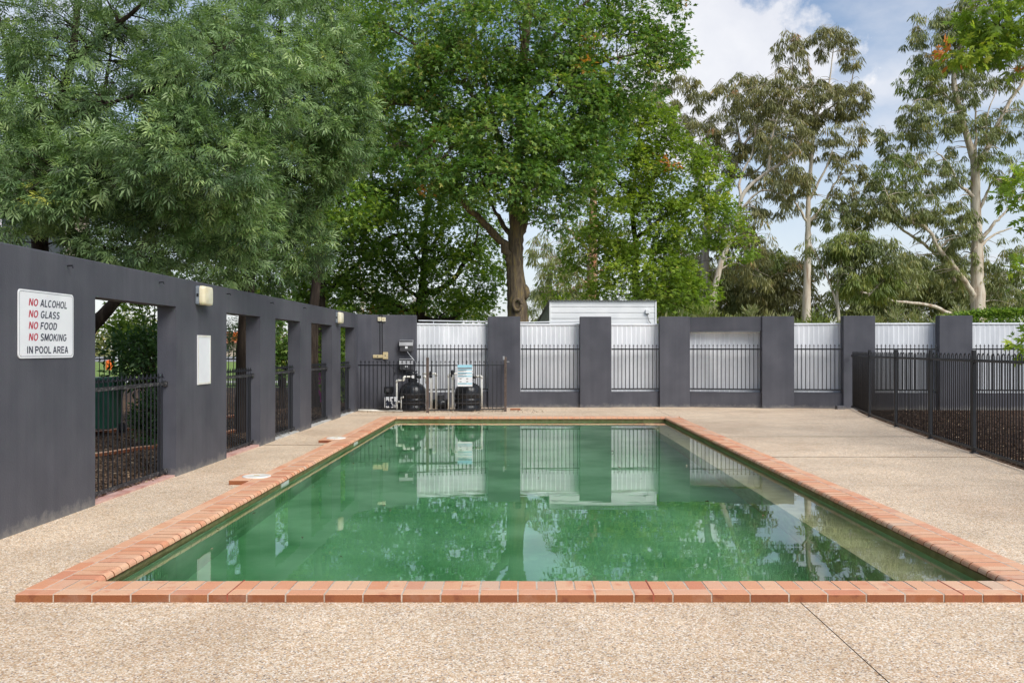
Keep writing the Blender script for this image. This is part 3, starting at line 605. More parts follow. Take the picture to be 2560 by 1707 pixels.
def pipe(label, pts, r=.024, caps=()):
    t = thing('water_pipe', label, 'pipe', (pts[0][0], pts[0][1], 0), 'white pipes of the pool filters')
    for a, c in zip(pts, pts[1:]):
        d = (Vector(c) - Vector(a)).normalized(); MB().tube([a, c], r, 10).build('pipe_run', M_pvc, t, True)
    for i, p in enumerate(pts):
        if 0 < i < len(pts) - 1:
            p = Vector(p); d0 = (Vector(pts[i-1]) - p).normalized(); d1 = (Vector(pts[i+1]) - p).normalized()
            MB().tube([p + d0*.055, p + d0*.02, p + (d0 + d1)*.008, p + d1*.02, p + d1*.055], r*1.25, 10).build('elbow', M_pvc, t, True)
    for p, m_, rr, hh in caps: MB().lathe([(rr*.9, p[2]), (rr, p[2]+.02), (rr, p[2]+hh*.45), (rr*.8, p[2]+hh*.5), (rr*1.05, p[2]+hh*.55), (rr*.95, p[2]+hh*.85), (rr*.5, p[2]+hh)], p[0], p[1], 14).build('valve_cap', m_, t, True)
    return t
pipe('bent white pipe left of the left filter', [P(991, 1030, 22.6)[:2] + (.0,), P(991.5, 951, 22.6), P(1009, 951, 22.6), P(1009, 942, 22.6), P(1030, 942, 22.7)])
pipe('short white standpipe beside the patterned box', [P(994.7, 1034, 22.4)[:2] + (0,), P(994.7, 1003, 22.4), P(1001, 1003, 22.4)], .02)
pipe('short white standpipe left of the left tank', [P(1005.5, 1034, 22.4)[:2] + (0,), P(1005.5, 992, 22.4), P(1009, 992, 22.4)], .02)
pipe('thin white pipe just left of the middle post', [P(1067.2, 1034, 22.4)[:2] + (0,), P(1067.2, 970, 22.4)], .014)
pipe('white pipe dropping from the left filter valve', [P(1055, 941, 22.75), P(1063, 943, 22.75), P(1064, 958, 22.7)], .026)
pipe('thick white pipe with black cap right of the middle post', [P(1079.5, 1034, 22.45)[:2] + (0,), P(1079.5, 944, 22.45)], .033, [((P(1078, 0, 22.45)[0], 22.45, P(0, 944)[2]), M_tank, .04, .17)])
pipe('white pipe joined to the thick capped pipe', [P(1091, 1034, 22.5)[:2] + (0,), P(1091, 934, 22.5), P(1056, 934, 22.55)], .024)
pipe('white pipe left of the second capped pipe', [P(1122.5, 1034, 22.45)[:2] + (0,), P(1122.5, 937, 22.45), P(1130, 934, 22.45), P(1146, 934, 22.6)], .024)
pipe('thick white pipe with black cap left of the blue notice', [P(1133.6, 1034, 22.42)[:2] + (0,), P(1133.6, 942, 22.42), P(1133.7, 941, 22.42)], .033, [((P(1132, 0, 22.42)[0], 22.42, P(0, 942)[2]), M_tank, .04, .18)])
pipe('white pipe bending down right of the right filter', [P(1184, 941, 22.75), P(1203.5, 941, 22.7), P(1203.5, 1018, 22.7)], .026)
t = thing('ground_conduit', 'white pipe lying on the ground along the filter fence', 'pipe', (-4.0, 22.2, 0))
MB().tube([(-4.05, 22.26, .05), (-3.85, 22.28, .045), (-3.3, 22.25, .04), (-2.95, 22.3, .04)], .026, 8).build('pipe_run', M_pvc, t, True)

# notice on the fence
def board(x0, x1, z0, z1, y): return MB().bev(x0, x1, y - .006, y, z0, z1, .0025)
nt = thing('pool_notice', 'pale blue safety notice board hung on the filter fence', 'notice', (-1.39, 22.12, .65))
nx0, nx1, nz0, nz1, nyy = -1.575, -1.205, .645, 1.18, 22.13
board(nx0, nx1, nz0, nz1, nyy).build('board', M_sign, nt)
def strip(u0, u1, v0, v1, m_, nm): MB().box(nx0 + (nx1-nx0)*u0, nx0 + (nx1-nx0)*u1, nyy - .0085, nyy - .0062, nz1 - (nz1-nz0)*v1, nz1 - (nz1-nz0)*v0).build(nm, m_, nt)
strip(.01, .99, .005, .13, M_aqua, 'header_band'); strip(.02, .98, .145, .185, M_ink, 'title_line')
for v in (.20, .36, .50, .84): strip(.03, .97, v, v + .055, M_aqua, 'blue_band')
for v in (.215, .375, .515, .855): strip(.05, .62, v, v + .022, M_teal, 'text_line')
for v in (.27, .30, .43, .46, .58): strip(.05, .30 + .3*random.random(), v, v + .011, M_grey, 'text_line')
for u in (.14, .58):
    for v in (.63, .76): strip(u, u + .14, v, v + .03, M_grey, 'text_line')

# electrical boxes
cy0 = 23.02
for z0, lab in ((1.505, 'upper grey control box on the charcoal wall above the left filter'), (1.025, 'lower grey control box on the charcoal wall above the left filter')):
    t = thing('control_box', lab, 'control box', (-2.96, cy0 + .15, z0), 'pool control boxes')
    MB().bev(-3.135, -2.79, cy0 + .06, cy0 + .215, z0, z0 + .285, .012).build('case', M_grey, t)
    b = MB(); b.add([(-3.14, cy0+.035, z0+.15), (-2.785, cy0+.035, z0+.15), (-2.785, cy0+.05, z0+.23), (-3.14, cy0+.05, z0+.23), (-2.785, cy0+.12, z0+.292), (-3.14, cy0+.12, z0+.292), (-2.785, cy0+.22, z0+.294), (-3.14, cy0+.22, z0+.294),
                     (-3.14, cy0+.058, z0+.148), (-2.785, cy0+.058, z0+.148)], [(0,1,2,3),(3,2,4,5),(5,4,6,7),(8,9,1,0)]); b.build('curved_lid', M_lidgrey, t)
    MB().box(-2.99, -2.925, cy0 + .050, cy0 + .0585, z0 + .075, z0 + .135).build('display', M_sign, t)
def wallbox(name, label, cat, x0, x1, z0, z1, m_, dep=.05):
    yb = 23.08 + (x0 + x1 + 7.7)/2*.216
    t = thing(name, label, cat, ((x0+x1)/2, yb, z0)); MB().bev(x0, x1, yb - dep, yb + .012, z0, z1, .008).build('case', m_, t)
    MB().box((x0+x1)/2 - .012, (x0+x1)/2 + .012, yb - dep - .006, yb - dep + .001, (z0+z1)/2 - .015, (z0+z1)/2 + .015).build('switch', M_grey if m_ is not M_cream else M_yellow, t); return yb
wallbox('junction_box', 'cream junction box at the top of the wall, left one of the pair', 'electrical box', -3.70, -3.605, 2.285, 2.39, M_cream)
yb = wallbox('junction_box', 'cream junction box at the top of the wall, right one of the pair', 'electrical box', -3.595, -3.50, 2.275, 2.385, M_cream)
wallbox('power_outlet', 'wide yellowed double power outlet on the charcoal wall', 'power outlet', -3.82, -3.575, 1.335, 1.42, M_yellow)
wallbox('power_outlet', 'square yellowed power outlet right of the wide one', 'power outlet', -3.57, -3.44, 1.305, 1.49, M_yellow)
for x, lab in ((-3.64, 'left black cable dropping from the cream junction boxes'), (-3.585, 'right black cable dropping from the cream junction boxes')):
    y = 23.08 + (x + 3.85)*.216 - .012
    tag(MB().tube([(x - .03, y + .1, 2.47), (x - .01, y - .03, 2.462), (x, y - .004, 2.43), (x, y, 1.9), (x + .004, y, 1.42)], .009, 6).build('power_cable', M_black), lab, 'cable', 'cables on the pump corner wall')
tag(MB().tube([(-2.93, 23.05, 1.5), (-2.85, 23.0, 1.40), (-2.76, 23.0, 1.30), (-2.70, 23.05, 1.2), (-2.70, 22.95, 1.0), (-2.757, 22.8, .98)], .008, 6).build('grey_lead', M_galv), 'thin grey lead running from the upper control box to the filter', 'cable')
tag(MB().tube([(-3.50, 23.1, 1.31), (-3.42, 23.05, 1.18), (-3.30, 23.02, 1.10), (-3.24, 23.0, .98), (-3.26, 23.0, .88), (-3.21, 23.0, .95), (-3.25, 23.02, 1.08)], .01, 6).build('coiled_lead', M_black), 'tangled black lead hanging below the square outlet', 'cable')
t = thing('pump_motor', 'black pool pump beside the left filter near the wall', 'pump', (-3.36, 22.8, 0))
MB().bev(-3.48, -3.26, 22.7, 22.9, .44, .62, .02).build('motor_cover', M_tank, t); MB().box(-3.45, -3.29, 22.72, 22.88, -.0, .44).build('pump_stand', M_tank, t)
MB().tube([(-3.37, 22.68, .53), (-3.37, 22.64, .53)], .05, 12).build('motor_cap', M_grey, t)
t = thing('pump_motor', 'black pool pump on the ground between the two filters', 'pump', (-2.05, 22.9, 0))
MB().tube([(-2.28, 22.9, .17), (-1.85, 22.9, .17)], .13, 16).build('motor_cover', M_tank, t, True); MB().box(-2.2, -1.9, 22.8, 23.0, 0, .06).build('pump_stand', M_tank, t)
MB().tube([(-2.05, 22.9, .25), (-2.05, 22.9, .40)], .09, 14).build('strainer_lid', M_grey, t)
t = thing('patterned_box', 'white box with black blotched print on the ground by the filters', 'box', (-3.33, 22.55, 0))
MB().bev(-3.44, -3.11, 22.5, 22.68, .09, .36, .01).build('case', M_sign, t); MB().box(-3.42, -3.13, 22.52, 22.66, 0, .09).build('stand', M_tank, t)
for cx, cz, r_ in ((-3.33, .20, .07), (-3.36, .26, .03), (-3.19, .22, .05), (-3.22, .30, .035), (-3.28, .15, .05)):
    b = MB(); k = 12; b.add([(cx + r_*(1+.35*math.sin(3*j+cx*40))*math.cos(2*math.pi*j/k), 22.4975, cz + r_*(1+.35*math.cos(2*j+cz*50))*math.sin(2*math.pi*j/k)) for j in range(k)], [tuple(range(k))]); b.build('black_blotch', M_ink, t)
t = tag(obj('loose_brick', flat_mesh(.26, .11), None, (-.28, 22.95, .002), .05), 'loose terracotta brick on the ground right of the filter fence', 'brick')

# ================================================================ THINGS ON THE LEFT WALL
def wall_pt(d, z, out): return Vector((wX(d) + out, d, z))
d0, d1 = wD(43), wD(181)
sg = thing('pool_rules_sign', 'white pool rules sign with red and navy lettering on the charcoal wall', 'sign', (wX((d0+d1)/2), (d0+d1)/2, 1.485))
SGZ0, SGZ1 = 1.487, 2.082; ang = math.atan2(1, 0.0115)
def rrect(w, h, r, n=5):
    p = []
    for cx, cz, a in ((w - r, r, -90), (w - r, h - r, 0), (r, h - r, 90), (r, r, 180)):
        p += [(cx + r*math.cos(R(a + 90*k/n)), cz + r*math.sin(R(a + 90*k/n))) for k in range(n + 1)]
    return p
Wd, Hd = (d1 - d0), SGZ1 - SGZ0
def wall_plate(p, t0, t1, m_, nm, parent, dd0, z0):
    n = len(p); b = MB()
    vs = [(wX(dd0 + u) + t, dd0 + u, z0 + v) for t in (t0, t1) for u, v in p]
    b.add(vs, [tuple(range(n-1, -1, -1)), tuple(range(n, 2*n))] + [(i, (i+1) % n, n + (i+1) % n, n + i) for i in range(n)])
    o = b.build(nm, m_, parent); return o
wall_plate(rrect(Wd, Hd, .035), .002, .010, M_sign, 'plate', sg, d0, SGZ0)
o_, i_ = rrect(Wd - .03, Hd - .03, .025), rrect(Wd - .037, Hd - .037, .022)
b = MB(); n = len(o_); b.add([(wX(d0+u+.015) + .0108, d0 + u + .015, SGZ0 + v + .015) for u, v in o_] + [(wX(d0+u+.0185) + .0108, d0 + u + .0185, SGZ0 + v + .0185) for u, v in i_], [(i, (i+1) % n, n + (i+1) % n, n + i) for i in range(n)])
b.build('border_line', M_ink, sg)
for u, v in ((.04, .05), (.5, .06), (.96, .05), (.04, .95), (.5, .95), (.96, .95)):
    b = MB(); b.tube([(wX(d0 + u*Wd) + .010, d0 + u*Wd, SGZ1 - v*Hd), (wX(d0 + u*Wd) + .0125, d0 + u*Wd, SGZ1 - v*Hd)], .005, 8); b.build('screw', M_pvc, sg)
def arc(cx, cy, rx, ry, a0, a1, n=10): return [(cx + rx*math.cos(R(a0 + (a1-a0)*k/n)), cy + ry*math.sin(R(a0 + (a1-a0)*k/n))) for k in range(n + 1)]
GLY = {                                                 # painted capitals as brush strokes: (width, strokes)
 'A': (.74, [[(.07, 0), (.35, 1)], [(.39, 1), (.67, 0)], [(.17, .32), (.57, .32)]]), 'L': (.58, [[(.10, 1), (.10, .07), (.58, .07)]]),
 'C': (.74, [arc(.38, .5, .31, .44, 50, 310, 16)]), 'O': (.80, [arc(.40, .5, .33, .44, 90, 450, 20)]), 'H': (.74, [[(.10, 0), (.10, 1)], [(.64, 0), (.64, 1)], [(.10, .53), (.64, .53)]]),
 'G': (.80, [arc(.40, .5, .33, .44, 48, 335, 16) + [(.70, .46), (.44, .46)]]), 'S': (.68, [arc(.34, .74, .25, .20, 25, 250, 10) + arc(.34, .27, .27, .21, 75, -155, 10)]),
 'F': (.60, [[(.10, 0), (.10, .93), (.60, .93)], [(.10, .50), (.52, .50)]]), 'D': (.74, [[(.10, .07), (.10, .93), (.32, .93)] + arc(.34, .5, .31, .43, 85, -85, 10) + [(.10, .07)]]),
 'M': (.88, [[(.10, 0), (.10, 1)], [(.13, .98), (.44, .08)], [(.44, .08), (.75, .98)], [(.78, 0), (.78, 1)]]), 'K': (.70, [[(.10, 0), (.10, 1)], [(.66, 1), (.14, .42)], [(.30, .58), (.68, 0)]]), 'I': (.26, [[(.13, 0), (.13, 1)]]),
 'N': (.76, [[(.10, 0), (.10, 1)], [(.12, .97), (.64, .03)], [(.66, 0), (.66, 1)]]), 'P': (.68, [[(.10, 0), (.10, .93), (.40, .93)] + arc(.40, .70, .24, .23, 80, -80, 8) + [(.12, .47)]]),
 'R': (.74, [[(.10, 0), (.10, .93), (.42, .93)] + arc(.42, .70, .24, .23, 80, -80, 8) + [(.12, .47)], [(.40, .46), (.70, 0)]]), 'E': (.66, [[(.64, .93), (.10, .93), (.10, .07), (.66, .07)], [(.10, .51), (.60, .51)]])}
def ribbon(pts, t):
    n = len(pts); L, Rr = [], []
    for k in range(n):
        d0 = (Vector(pts[k]) - Vector(pts[k-1])).normalized() if k else None; d1 = (Vector(pts[k+1]) - Vector(pts[k])).normalized() if k < n-1 else None
        if d0 is None: d0 = d1
        if d1 is None: d1 = d0
        mm = (d0 + d1); mm = mm.normalized() if mm.length > 1e-4 else d1; nn = Vector((-mm.y, mm.x)); c_ = max(.45, nn.dot(Vector((-d1.y, d1.x))))
        L.append(Vector(pts[k]) + nn*t/2/c_); Rr.append(Vector(pts[k]) - nn*t/2/c_)
    return L + Rr, [(k, n + k, n + k + 1, k + 1) for k in range(n-1)]
def lettering(txt, u, v, capH, width, m_, shear):
    tot = sum(.30 if c == ' ' else GLY[c][0] + .13 for c in txt) - .13; x = 0.0
    for c in txt:
        if c == ' ': x += .30; continue
        b = MB()
        for si, stk in enumerate(GLY[c][1]):
            vs, fs = ribbon(stk, .18); out = []
            for p_ in vs:
                yy = d0 + (u + (x + p_.x + shear*(p_.y - .5)*.7)/tot*width)*Wd
                out.append((wX(yy) + .0112 + .00025*si, yy, SGZ1 - (v + capH)*Hd + p_.y*capH*Hd))
            b.add(out, fs)
        b.build('letter', m_, sg); x += GLY[c][0] + .13
rows = [('ALCOHOL', .125, .375, .495), ('GLASS', .295, .38, .345), ('FOOD', .465, .375, .30), ('SMOKING', .635, .375, .485)]
for txt, v, u, w in rows:
    lettering('NO', .175, v, .105, .155, M_inkred, .22); lettering(txt, u, v, .107, w, M_ink, .22)
lettering('IN POOL AREA', .14, .825, .104, .75, M_ink, 0.0)

pd0, pd1 = wD(492.5), wD(524)
wp = thing('blank_panel', 'blank white rectangular panel on the charcoal wall below the nearer light', 'panel', (wX(pd0), pd0, 1.1))
wall_plate([(0, 0), (pd1-pd0, 0), (pd1-pd0, .65), (0, .65)], .001, .012, M_sign, 'plate', wp, pd0, 1.10)
w_ = pd1 - pd0
for q in ([(0, 0), (w_, 0), (w_, .025), (0, .025)], [(0, .625), (w_, .625), (w_, .65), (0, .65)], [(0, .026), (.022, .026), (.022, .624), (0, .624)], [(w_-.022, .026), (w_, .026), (w_, .624), (w_-.022, .624)]):
    wall_plate(q, .0125, .0165, M_pvc, 'border_strip', wp, pd0, 1.10)
for d, lab in ((11.82, 'nearer yellowed bulkhead light on the left charcoal wall'), (20.15, 'farther yellowed bulkhead light on the left charcoal wall')):
    t = thing('wall_light', lab, 'wall light', (wX(d), d, 2.14), 'bulkhead lights on the left wall')
    x = wX(d); MB().bev(x - .004, x + .055, d - .17, d + .17, 2.145, 2.39, .012).build('housing', M_steelblue, t)
    b = MB(); vs = []
    for xo, s in ((.055, 1.0), (.085, 1.0), (.115, .95), (.125, .80)):
        p = rrect(.35*s, .25*s, .045*s, 4); vs.append([(x + xo, d - .175*s + u, 2.2675 - .125*s + v) for u, v in p])
    n = len(vs[0]); b.add(sum(vs, []), [(k*n+i, k*n+(i+1) % n, (k+1)*n+(i+1) % n, (k+1)*n+i) for k in range(3) for i in range(n)] + [tuple(range(3*n, 4*n))]); b.build('diffuser', M_cream, t, True)
    MB().box(x + .02, x + .045, d - .178, d - .169, 2.25, 2.29).build('clip', M_black, t)

# ================================================================ SHED behind the fence
sh = thing('white_shed', 'small white shed with horizontal cladding behind the sheet fence', 'shed', (2.4, 26.1, 0))
sx_, sy_ = at(1374.8, 0, 26.1).x, 26.1; sX1 = at(1639.4, 0, 26.1).x; ztop = EYE + 119*26.1/FPX
lx, ly_ = sx_ - 1.05 + .55, 30.0
nb = 24
for k in range(nb):
    z0 = ztop - .17*(k + 1); z1 = ztop - .17*k
    if z1 < .0: break
    b = MB(); y = sy_; b.add([(sx_, y - .012, z0 + .02), (sX1, y - .012, z0 + .02), (sX1, y - .004, z1), (sx_, y - .004, z1), (sx_, y + .004, z0), (sX1, y + .004, z0), (sX1, y + .05, z1), (sx_, y + .05, z1)],
                     [(0,1,2,3),(4,5,1,0),(3,2,6,7)]); b.build('cladding_board', M_shed, sh)
b = MB(); b.add([(sx_, sy_ + .004, -.05), (lx, ly_, -.05), (lx, ly_, ztop - .95), (lx + .1, ly_ - 1.0, ztop - .55), (sx_, sy_ + .004, ztop), (sX1, sy_ + .05, -.05), (sX1, sy_ + .05, ztop), (sX1, ly_, -.05), (sX1, ly_, ztop - .95)],
      [(0, 4, 3, 2, 1), (5, 7, 8, 6), (1, 2, 8, 7)]); b.build('side_wall', M_galv, sh)
b = MB(); m = int((sX1 - sx_)/.09); pr = [(sx_ - .05 + .045*i, .016 if i % 2 else -.012) for i in range(2*m + 3)]; k = len(pr)
b.add([(x, sy_ - .09, ztop + .03 + z) for x, z in pr] + [(x - (x - sX1)*0 + (lx - sx_)*(1 - (x - sx_)/(sX1 - sx_)), ly_ + .1, ztop - .93 + z) for x, z in pr], [(i, i+1, k+i+1, k+i) for i in range(k-1)]); b.build('corrugated_roof', M_shed, sh)
MB().bev(sx_ - .02, sx_ + .03, sy_ - .03, sy_ + .0, 0, ztop, .005).build('corner_trim', M_shed, sh); MB().bev(sX1 - .03, sX1 + .02, sy_ - .03, sy_ + .0, 0, ztop, .005).build('corner_trim', M_shed, sh)
wx = at(1527, 0, 26.1).x; b = MB(); b.box(wx, wx + .22, sy_ - .03, sy_ - .014, 1.9, 2.28); o = b.build('louvre_window', M_glass, sh)
for i in range(4): MB().box(wx - .01, wx + .23, sy_ - .05, sy_ - .032, 1.93 + .1*i, 1.95 + .1*i).build('louvre', M_shed, o)
ex = at(1618, 0, 26.1).x; MB().bev(ex - .06, ex + .06, sy_ - .08, sy_ - .012, ztop - .36, ztop - .24, .01).build('meter_box', M_shed, sh)
MB().tube([(ex, sy_ - .05, ztop - .36), (ex + .03, sy_ - .05, ztop - .55), (ex + .2, sy_ - .05, ztop - .78), (ex + .3, sy_ - .04, ztop - .84)], .009, 6).build('service_cable', M_grey, sh)

# ================================================================ BEYOND THE LEFT WALL
hb = thing('motel_building', 'beige rendered building half hidden by the ash tree', 'building', (-13, 22, 0))
MB().prism([(-22, 22), (-10.6, 22), (-15.0, 30), (-22, 30)], -.05, 6.3).build('wall', M_beige, hb)
for wx0, wx1, wz0, wz1 in ((-12.75, -11.15, 3.1, 5.05), (-15.6, -14.0, 3.1, 5.05), (-12.75, -11.15, .4, 2.2)):
    o = MB().box(wx0, wx1, 21.93, 21.985, wz0, wz1).build('window', M_shed, hb)
    for i in range(2):
        for j in range(3):
            a = wx0 + .05 + i*(wx1-wx0-.05)/2; c = wz0 + .05 + j*(wz1-wz0-.05)/3
            MB().box(a, a + (wx1-wx0-.05)/2 - .05, 21.91, 21.925, c, c + (wz1-wz0-.05)/3 - .05).build('pane', M_glass, o)
MB().prism([(-22.4, 21.5), (-10.0, 21.5), (-10.0, 30.5), (-22.4, 30.5)], 6.3, 6.5).build('roof', M_galv, hb)
bx_, by_ = -7.72, 16.5
t = thing('wheelie_bin', 'dark green wheelie bin in the garden beyond the nearest wall opening', 'bin', (bx_, by_, 0))
b = MB(); b.add([(bx_ + s*w, by_ + q*w, z) for z, w in ((.12, .23), (.98, .29)) for s, q in ((-1,-1),(1,-1),(1,1),(-1,1))], [(3,2,1,0),(4,5,6,7),(0,1,5,4),(1,2,6,5),(2,3,7,6),(3,0,4,7)]); b.build('bin_body', M_bin, t)
MB().bev(bx_ - .31, bx_ + .31, by_ - .33, by_ + .31, .985, 1.05, .02).build('lid', M_bin, t); MB().tube([(bx_ - .26, by_ + .36, 1.0), (bx_ + .26, by_ + .36, 1.0)], .02, 8).build('handle', M_bin, t)
for s in (-1, 1): MB().tube([(bx_ + s*.26, by_ + .18, .1), (bx_ + s*.31, by_ + .18, .1)], .1, 14).build('wheel', M_black, t)
for lab, arc in (('curved terracotta brick edging nearest the wall opening in the mulch', [(-7.6, 10.9), (-6.9, 12.1), (-6.3, 13.2), (-5.9, 14.4), (-5.6, 15.8), (-5.45, 17.4), (-5.4, 19.2)]), ('curved terracotta brick edging farther back in the mulch', [(-9.2, 14.2), (-8.4, 16.0), (-7.6, 17.6), (-7.0, 19.4), (-6.6, 21.6)])):
    t = thing('garden_edging', lab, 'edging', (*arc[0], 0), 'brick edgings in the mulch')
    for (xa, ya), (xb, yb) in zip(arc, arc[1:]):
        L = math.hypot(xb-xa, yb-ya); a = math.atan2(yb-ya, xb-xa); n = int(L/.24)
        for i in range(n): obj('edging_brick', ME_flat, t, (xa + (xb-xa)*i/n, ya + (yb-ya)*i/n, -.015 + random.uniform(-.006, .006)), a + random.uniform(-.05, .05))
spear_panel('spear_fence', 'distant black spear fence on the far side of the mulched garden', 'fence', (-13.5, 28.4), (-4.6, 28.0), .42, 1.25, 1.39, None, pitch=.16)
spear_panel('spear_fence', 'distant black spear fence behind the dark shrub on the left', 'fence', (-21, 31.0), (-13.6, 28.4), .42, 1.25, 1.39, None, pitch=.16)
x_, y_ = at(800, 0, 27).x, 27.0
t = thing('magenta_pole', 'slim magenta plastic pole seen through the fourth wall opening', 'pole', (x_, y_, 0)); MB().tube([(x_, y_, -.03), (x_, y_, .86)], .045, 10).build('pole', M_magenta, t); MB().lathe([(.16, -.03), (.15, .03), (.05, .05)], x_, y_, 14).build('base', M_magenta, t)
p = at(592, 836, 60); t = thing('traffic_marker', 'orange road marker on the lawn beyond the second opening', 'marker', (p.x, p.y, 0)); MB().tube([(p.x, p.y, -.05), (p.x, p.y, p.z)], .03, 6).build('stake', M_black, t); MB().lathe([(.3, p.z - .45), (.3, p.z + .1), (.12, p.z + .15)], p.x, p.y, 10).build('drum', M_orange, t)
p = at(275, 0, 55); t = thing('traffic_marker', 'orange road marker on the lawn behind the dark shrub', 'marker', (p.x, p.y, 0)); MB().tube([(p.x, p.y, -.05), (p.x, p.y, .7)], .03, 6).build('stake', M_black, t); MB().lathe([(.25, .3), (.25, .85), (.1, .9)], p.x, p.y, 10).build('drum', M_orange, t)
p = at(294, 800, 85); t = thing('lamp_post', 'white lamp post far across the lawn', 'lamp post', (p.x, p.y, 0)); MB().tube([(p.x, p.y, -.05), (p.x, p.y, p.z + 2)], .09, 8).build('pole', M_shed, t); MB().tube([(p.x, p.y, p.z + 2), (p.x + 1.2, p.y, p.z + 2.2)], .07, 6).build('lamp_arm', M_shed, t)
for cx, lab in ((-41, 'far house with terracotta roof across the road'), (-68, 'second far house with terracotta roof further left across the road')):
    t = thing('far_house', lab, 'house', (cx, 205, 0), 'houses across the road'); MB().box(cx - 9, cx + 9, 205, 215, -.05, 3.0).build('wall', M_beige, t)
    b = MB(); b.add([(cx-10, 204, 3), (cx+10, 204, 3), (cx+10, 216, 3), (cx-10, 216, 3), (cx-5, 210, 5.6), (cx+5, 210, 5.6)], [(0,1,5,4),(1,2,5),(2,3,4,5),(3,0,4),(3,2,1,0)]); b.build('roof', M_tile, t)
    for i in (-6, -1, 4): MB().box(cx + i, cx + i + 2.2, 204.9, 204.98, 1, 2.2).build('window', M_glass, t)

# ================================================================ VEGETATION
def nrm(a): return a / np.maximum(np.linalg.norm(a, axis=-1, keepdims=True), 1e-9)
def leaflet(L, w, x0=0, y0=0, ang=0, fold=0.25, droop=0.0):       # a pointed blade as one folded quad
    c, s = math.cos(ang), math.sin(ang)
    pts = [(0, 0, 0), (L*.45, -w/2, w*fold), (L, 0, -droop), (L*.45, w/2, w*fold)]
    return [(x0 + x*c - y*s, y0 + x*s + y*c, z) for x, y, z in pts]
T_ash = np.array([leaflet(.105, .021, .10, 0, 0, .2, .03)] + [leaflet(.098, .020, x, 0, sgn*.75, .2, .025) for x in (.03, .075) for sgn in (-1, 1)])
T_oak = np.array([leaflet(.15, .055, 0, 0, 0, .25, .02), leaflet(.085, .035, .045, 0, 1.0, .2, .01), leaflet(.085, .035, .045, 0, -1.0, .2, .01)])
T_oak5 = np.array([leaflet(.15, .05, 0, 0, 0, .25, .02)] + [leaflet(.08, .032, x, 0, s*1.0, .2, .01) for x in (.03, .075) for s in (-1, 1)])
T_gum = np.array([leaflet(.17, .030, 0, 0, 0, .1, .0)])
T_broad = np.array([leaflet(.10, .045, 0, 0, 0, .25, .02)])
def leaves(name, parts, mat, parent):
    """parts: list of (template, pos(N,3), dir(N,3), up(N,3), scale(N), rnd(N))"""
    VS, RN = [], []
    for T, pos, d, up, sc, rn in parts:
        x = nrm(d); y = nrm(np.cross(up, x)); z = np.cross(x, y)
        q = T.reshape(-1, 3)
        v = pos[:, None, :] + sc[:, None, None]*(q[None, :, 0:1]*x[:, None, :] + q[None, :, 1:2]*y[:, None, :] + q[None, :, 2:3]*z[:, None, :])
        VS.append(v.reshape(-1, 3)); RN.append(np.repeat(rn, len(T)))
    V = np.concatenate(VS).astype(np.float32); rn = np.concatenate(RN).astype(np.float32); nf = len(V)//4
    me = bpy.data.meshes.new(name); me.vertices.add(len(V)); me.vertices.foreach_set('co', V.ravel())
    me.loops.add(nf*4); me.loops.foreach_set('vertex_index', np.arange(nf*4, dtype=np.int32))
    me.polygons.add(nf); me.polygons.foreach_set('loop_start', np.arange(0, nf*4, 4, dtype=np.int32)); me.polygons.foreach_set('loop_total', np.full(nf, 4, np.int32))
    at_ = me.attributes.new('rnd', 'FLOAT', 'FACE'); at_.data.foreach_set('value', np.clip(rn, 0, 1))
    me.materials.append(mat); me.update(); me.validate()
    global NLEAF; NLEAF += nf
    return obj(name, me, parent)
NLEAF = 0
def smooth(pts, k=4):
    P_ = [np.array(p, float) for p in pts]; P_ = [2*P_[0] - P_[1]] + P_ + [2*P_[-1] - P_[-2]]; out = []
    for i in range(1, len(P_) - 2):
        for j in range(k):
            t = j/k; a, b, c, d = P_[i-1:i+3]
            out.append(.5*((2*b) + (c - a)*t + (2*a - 5*b + 4*c - d)*t*t + (3*b - a - 3*c + d)*t**3))
    out.append(P_[-2]); return out
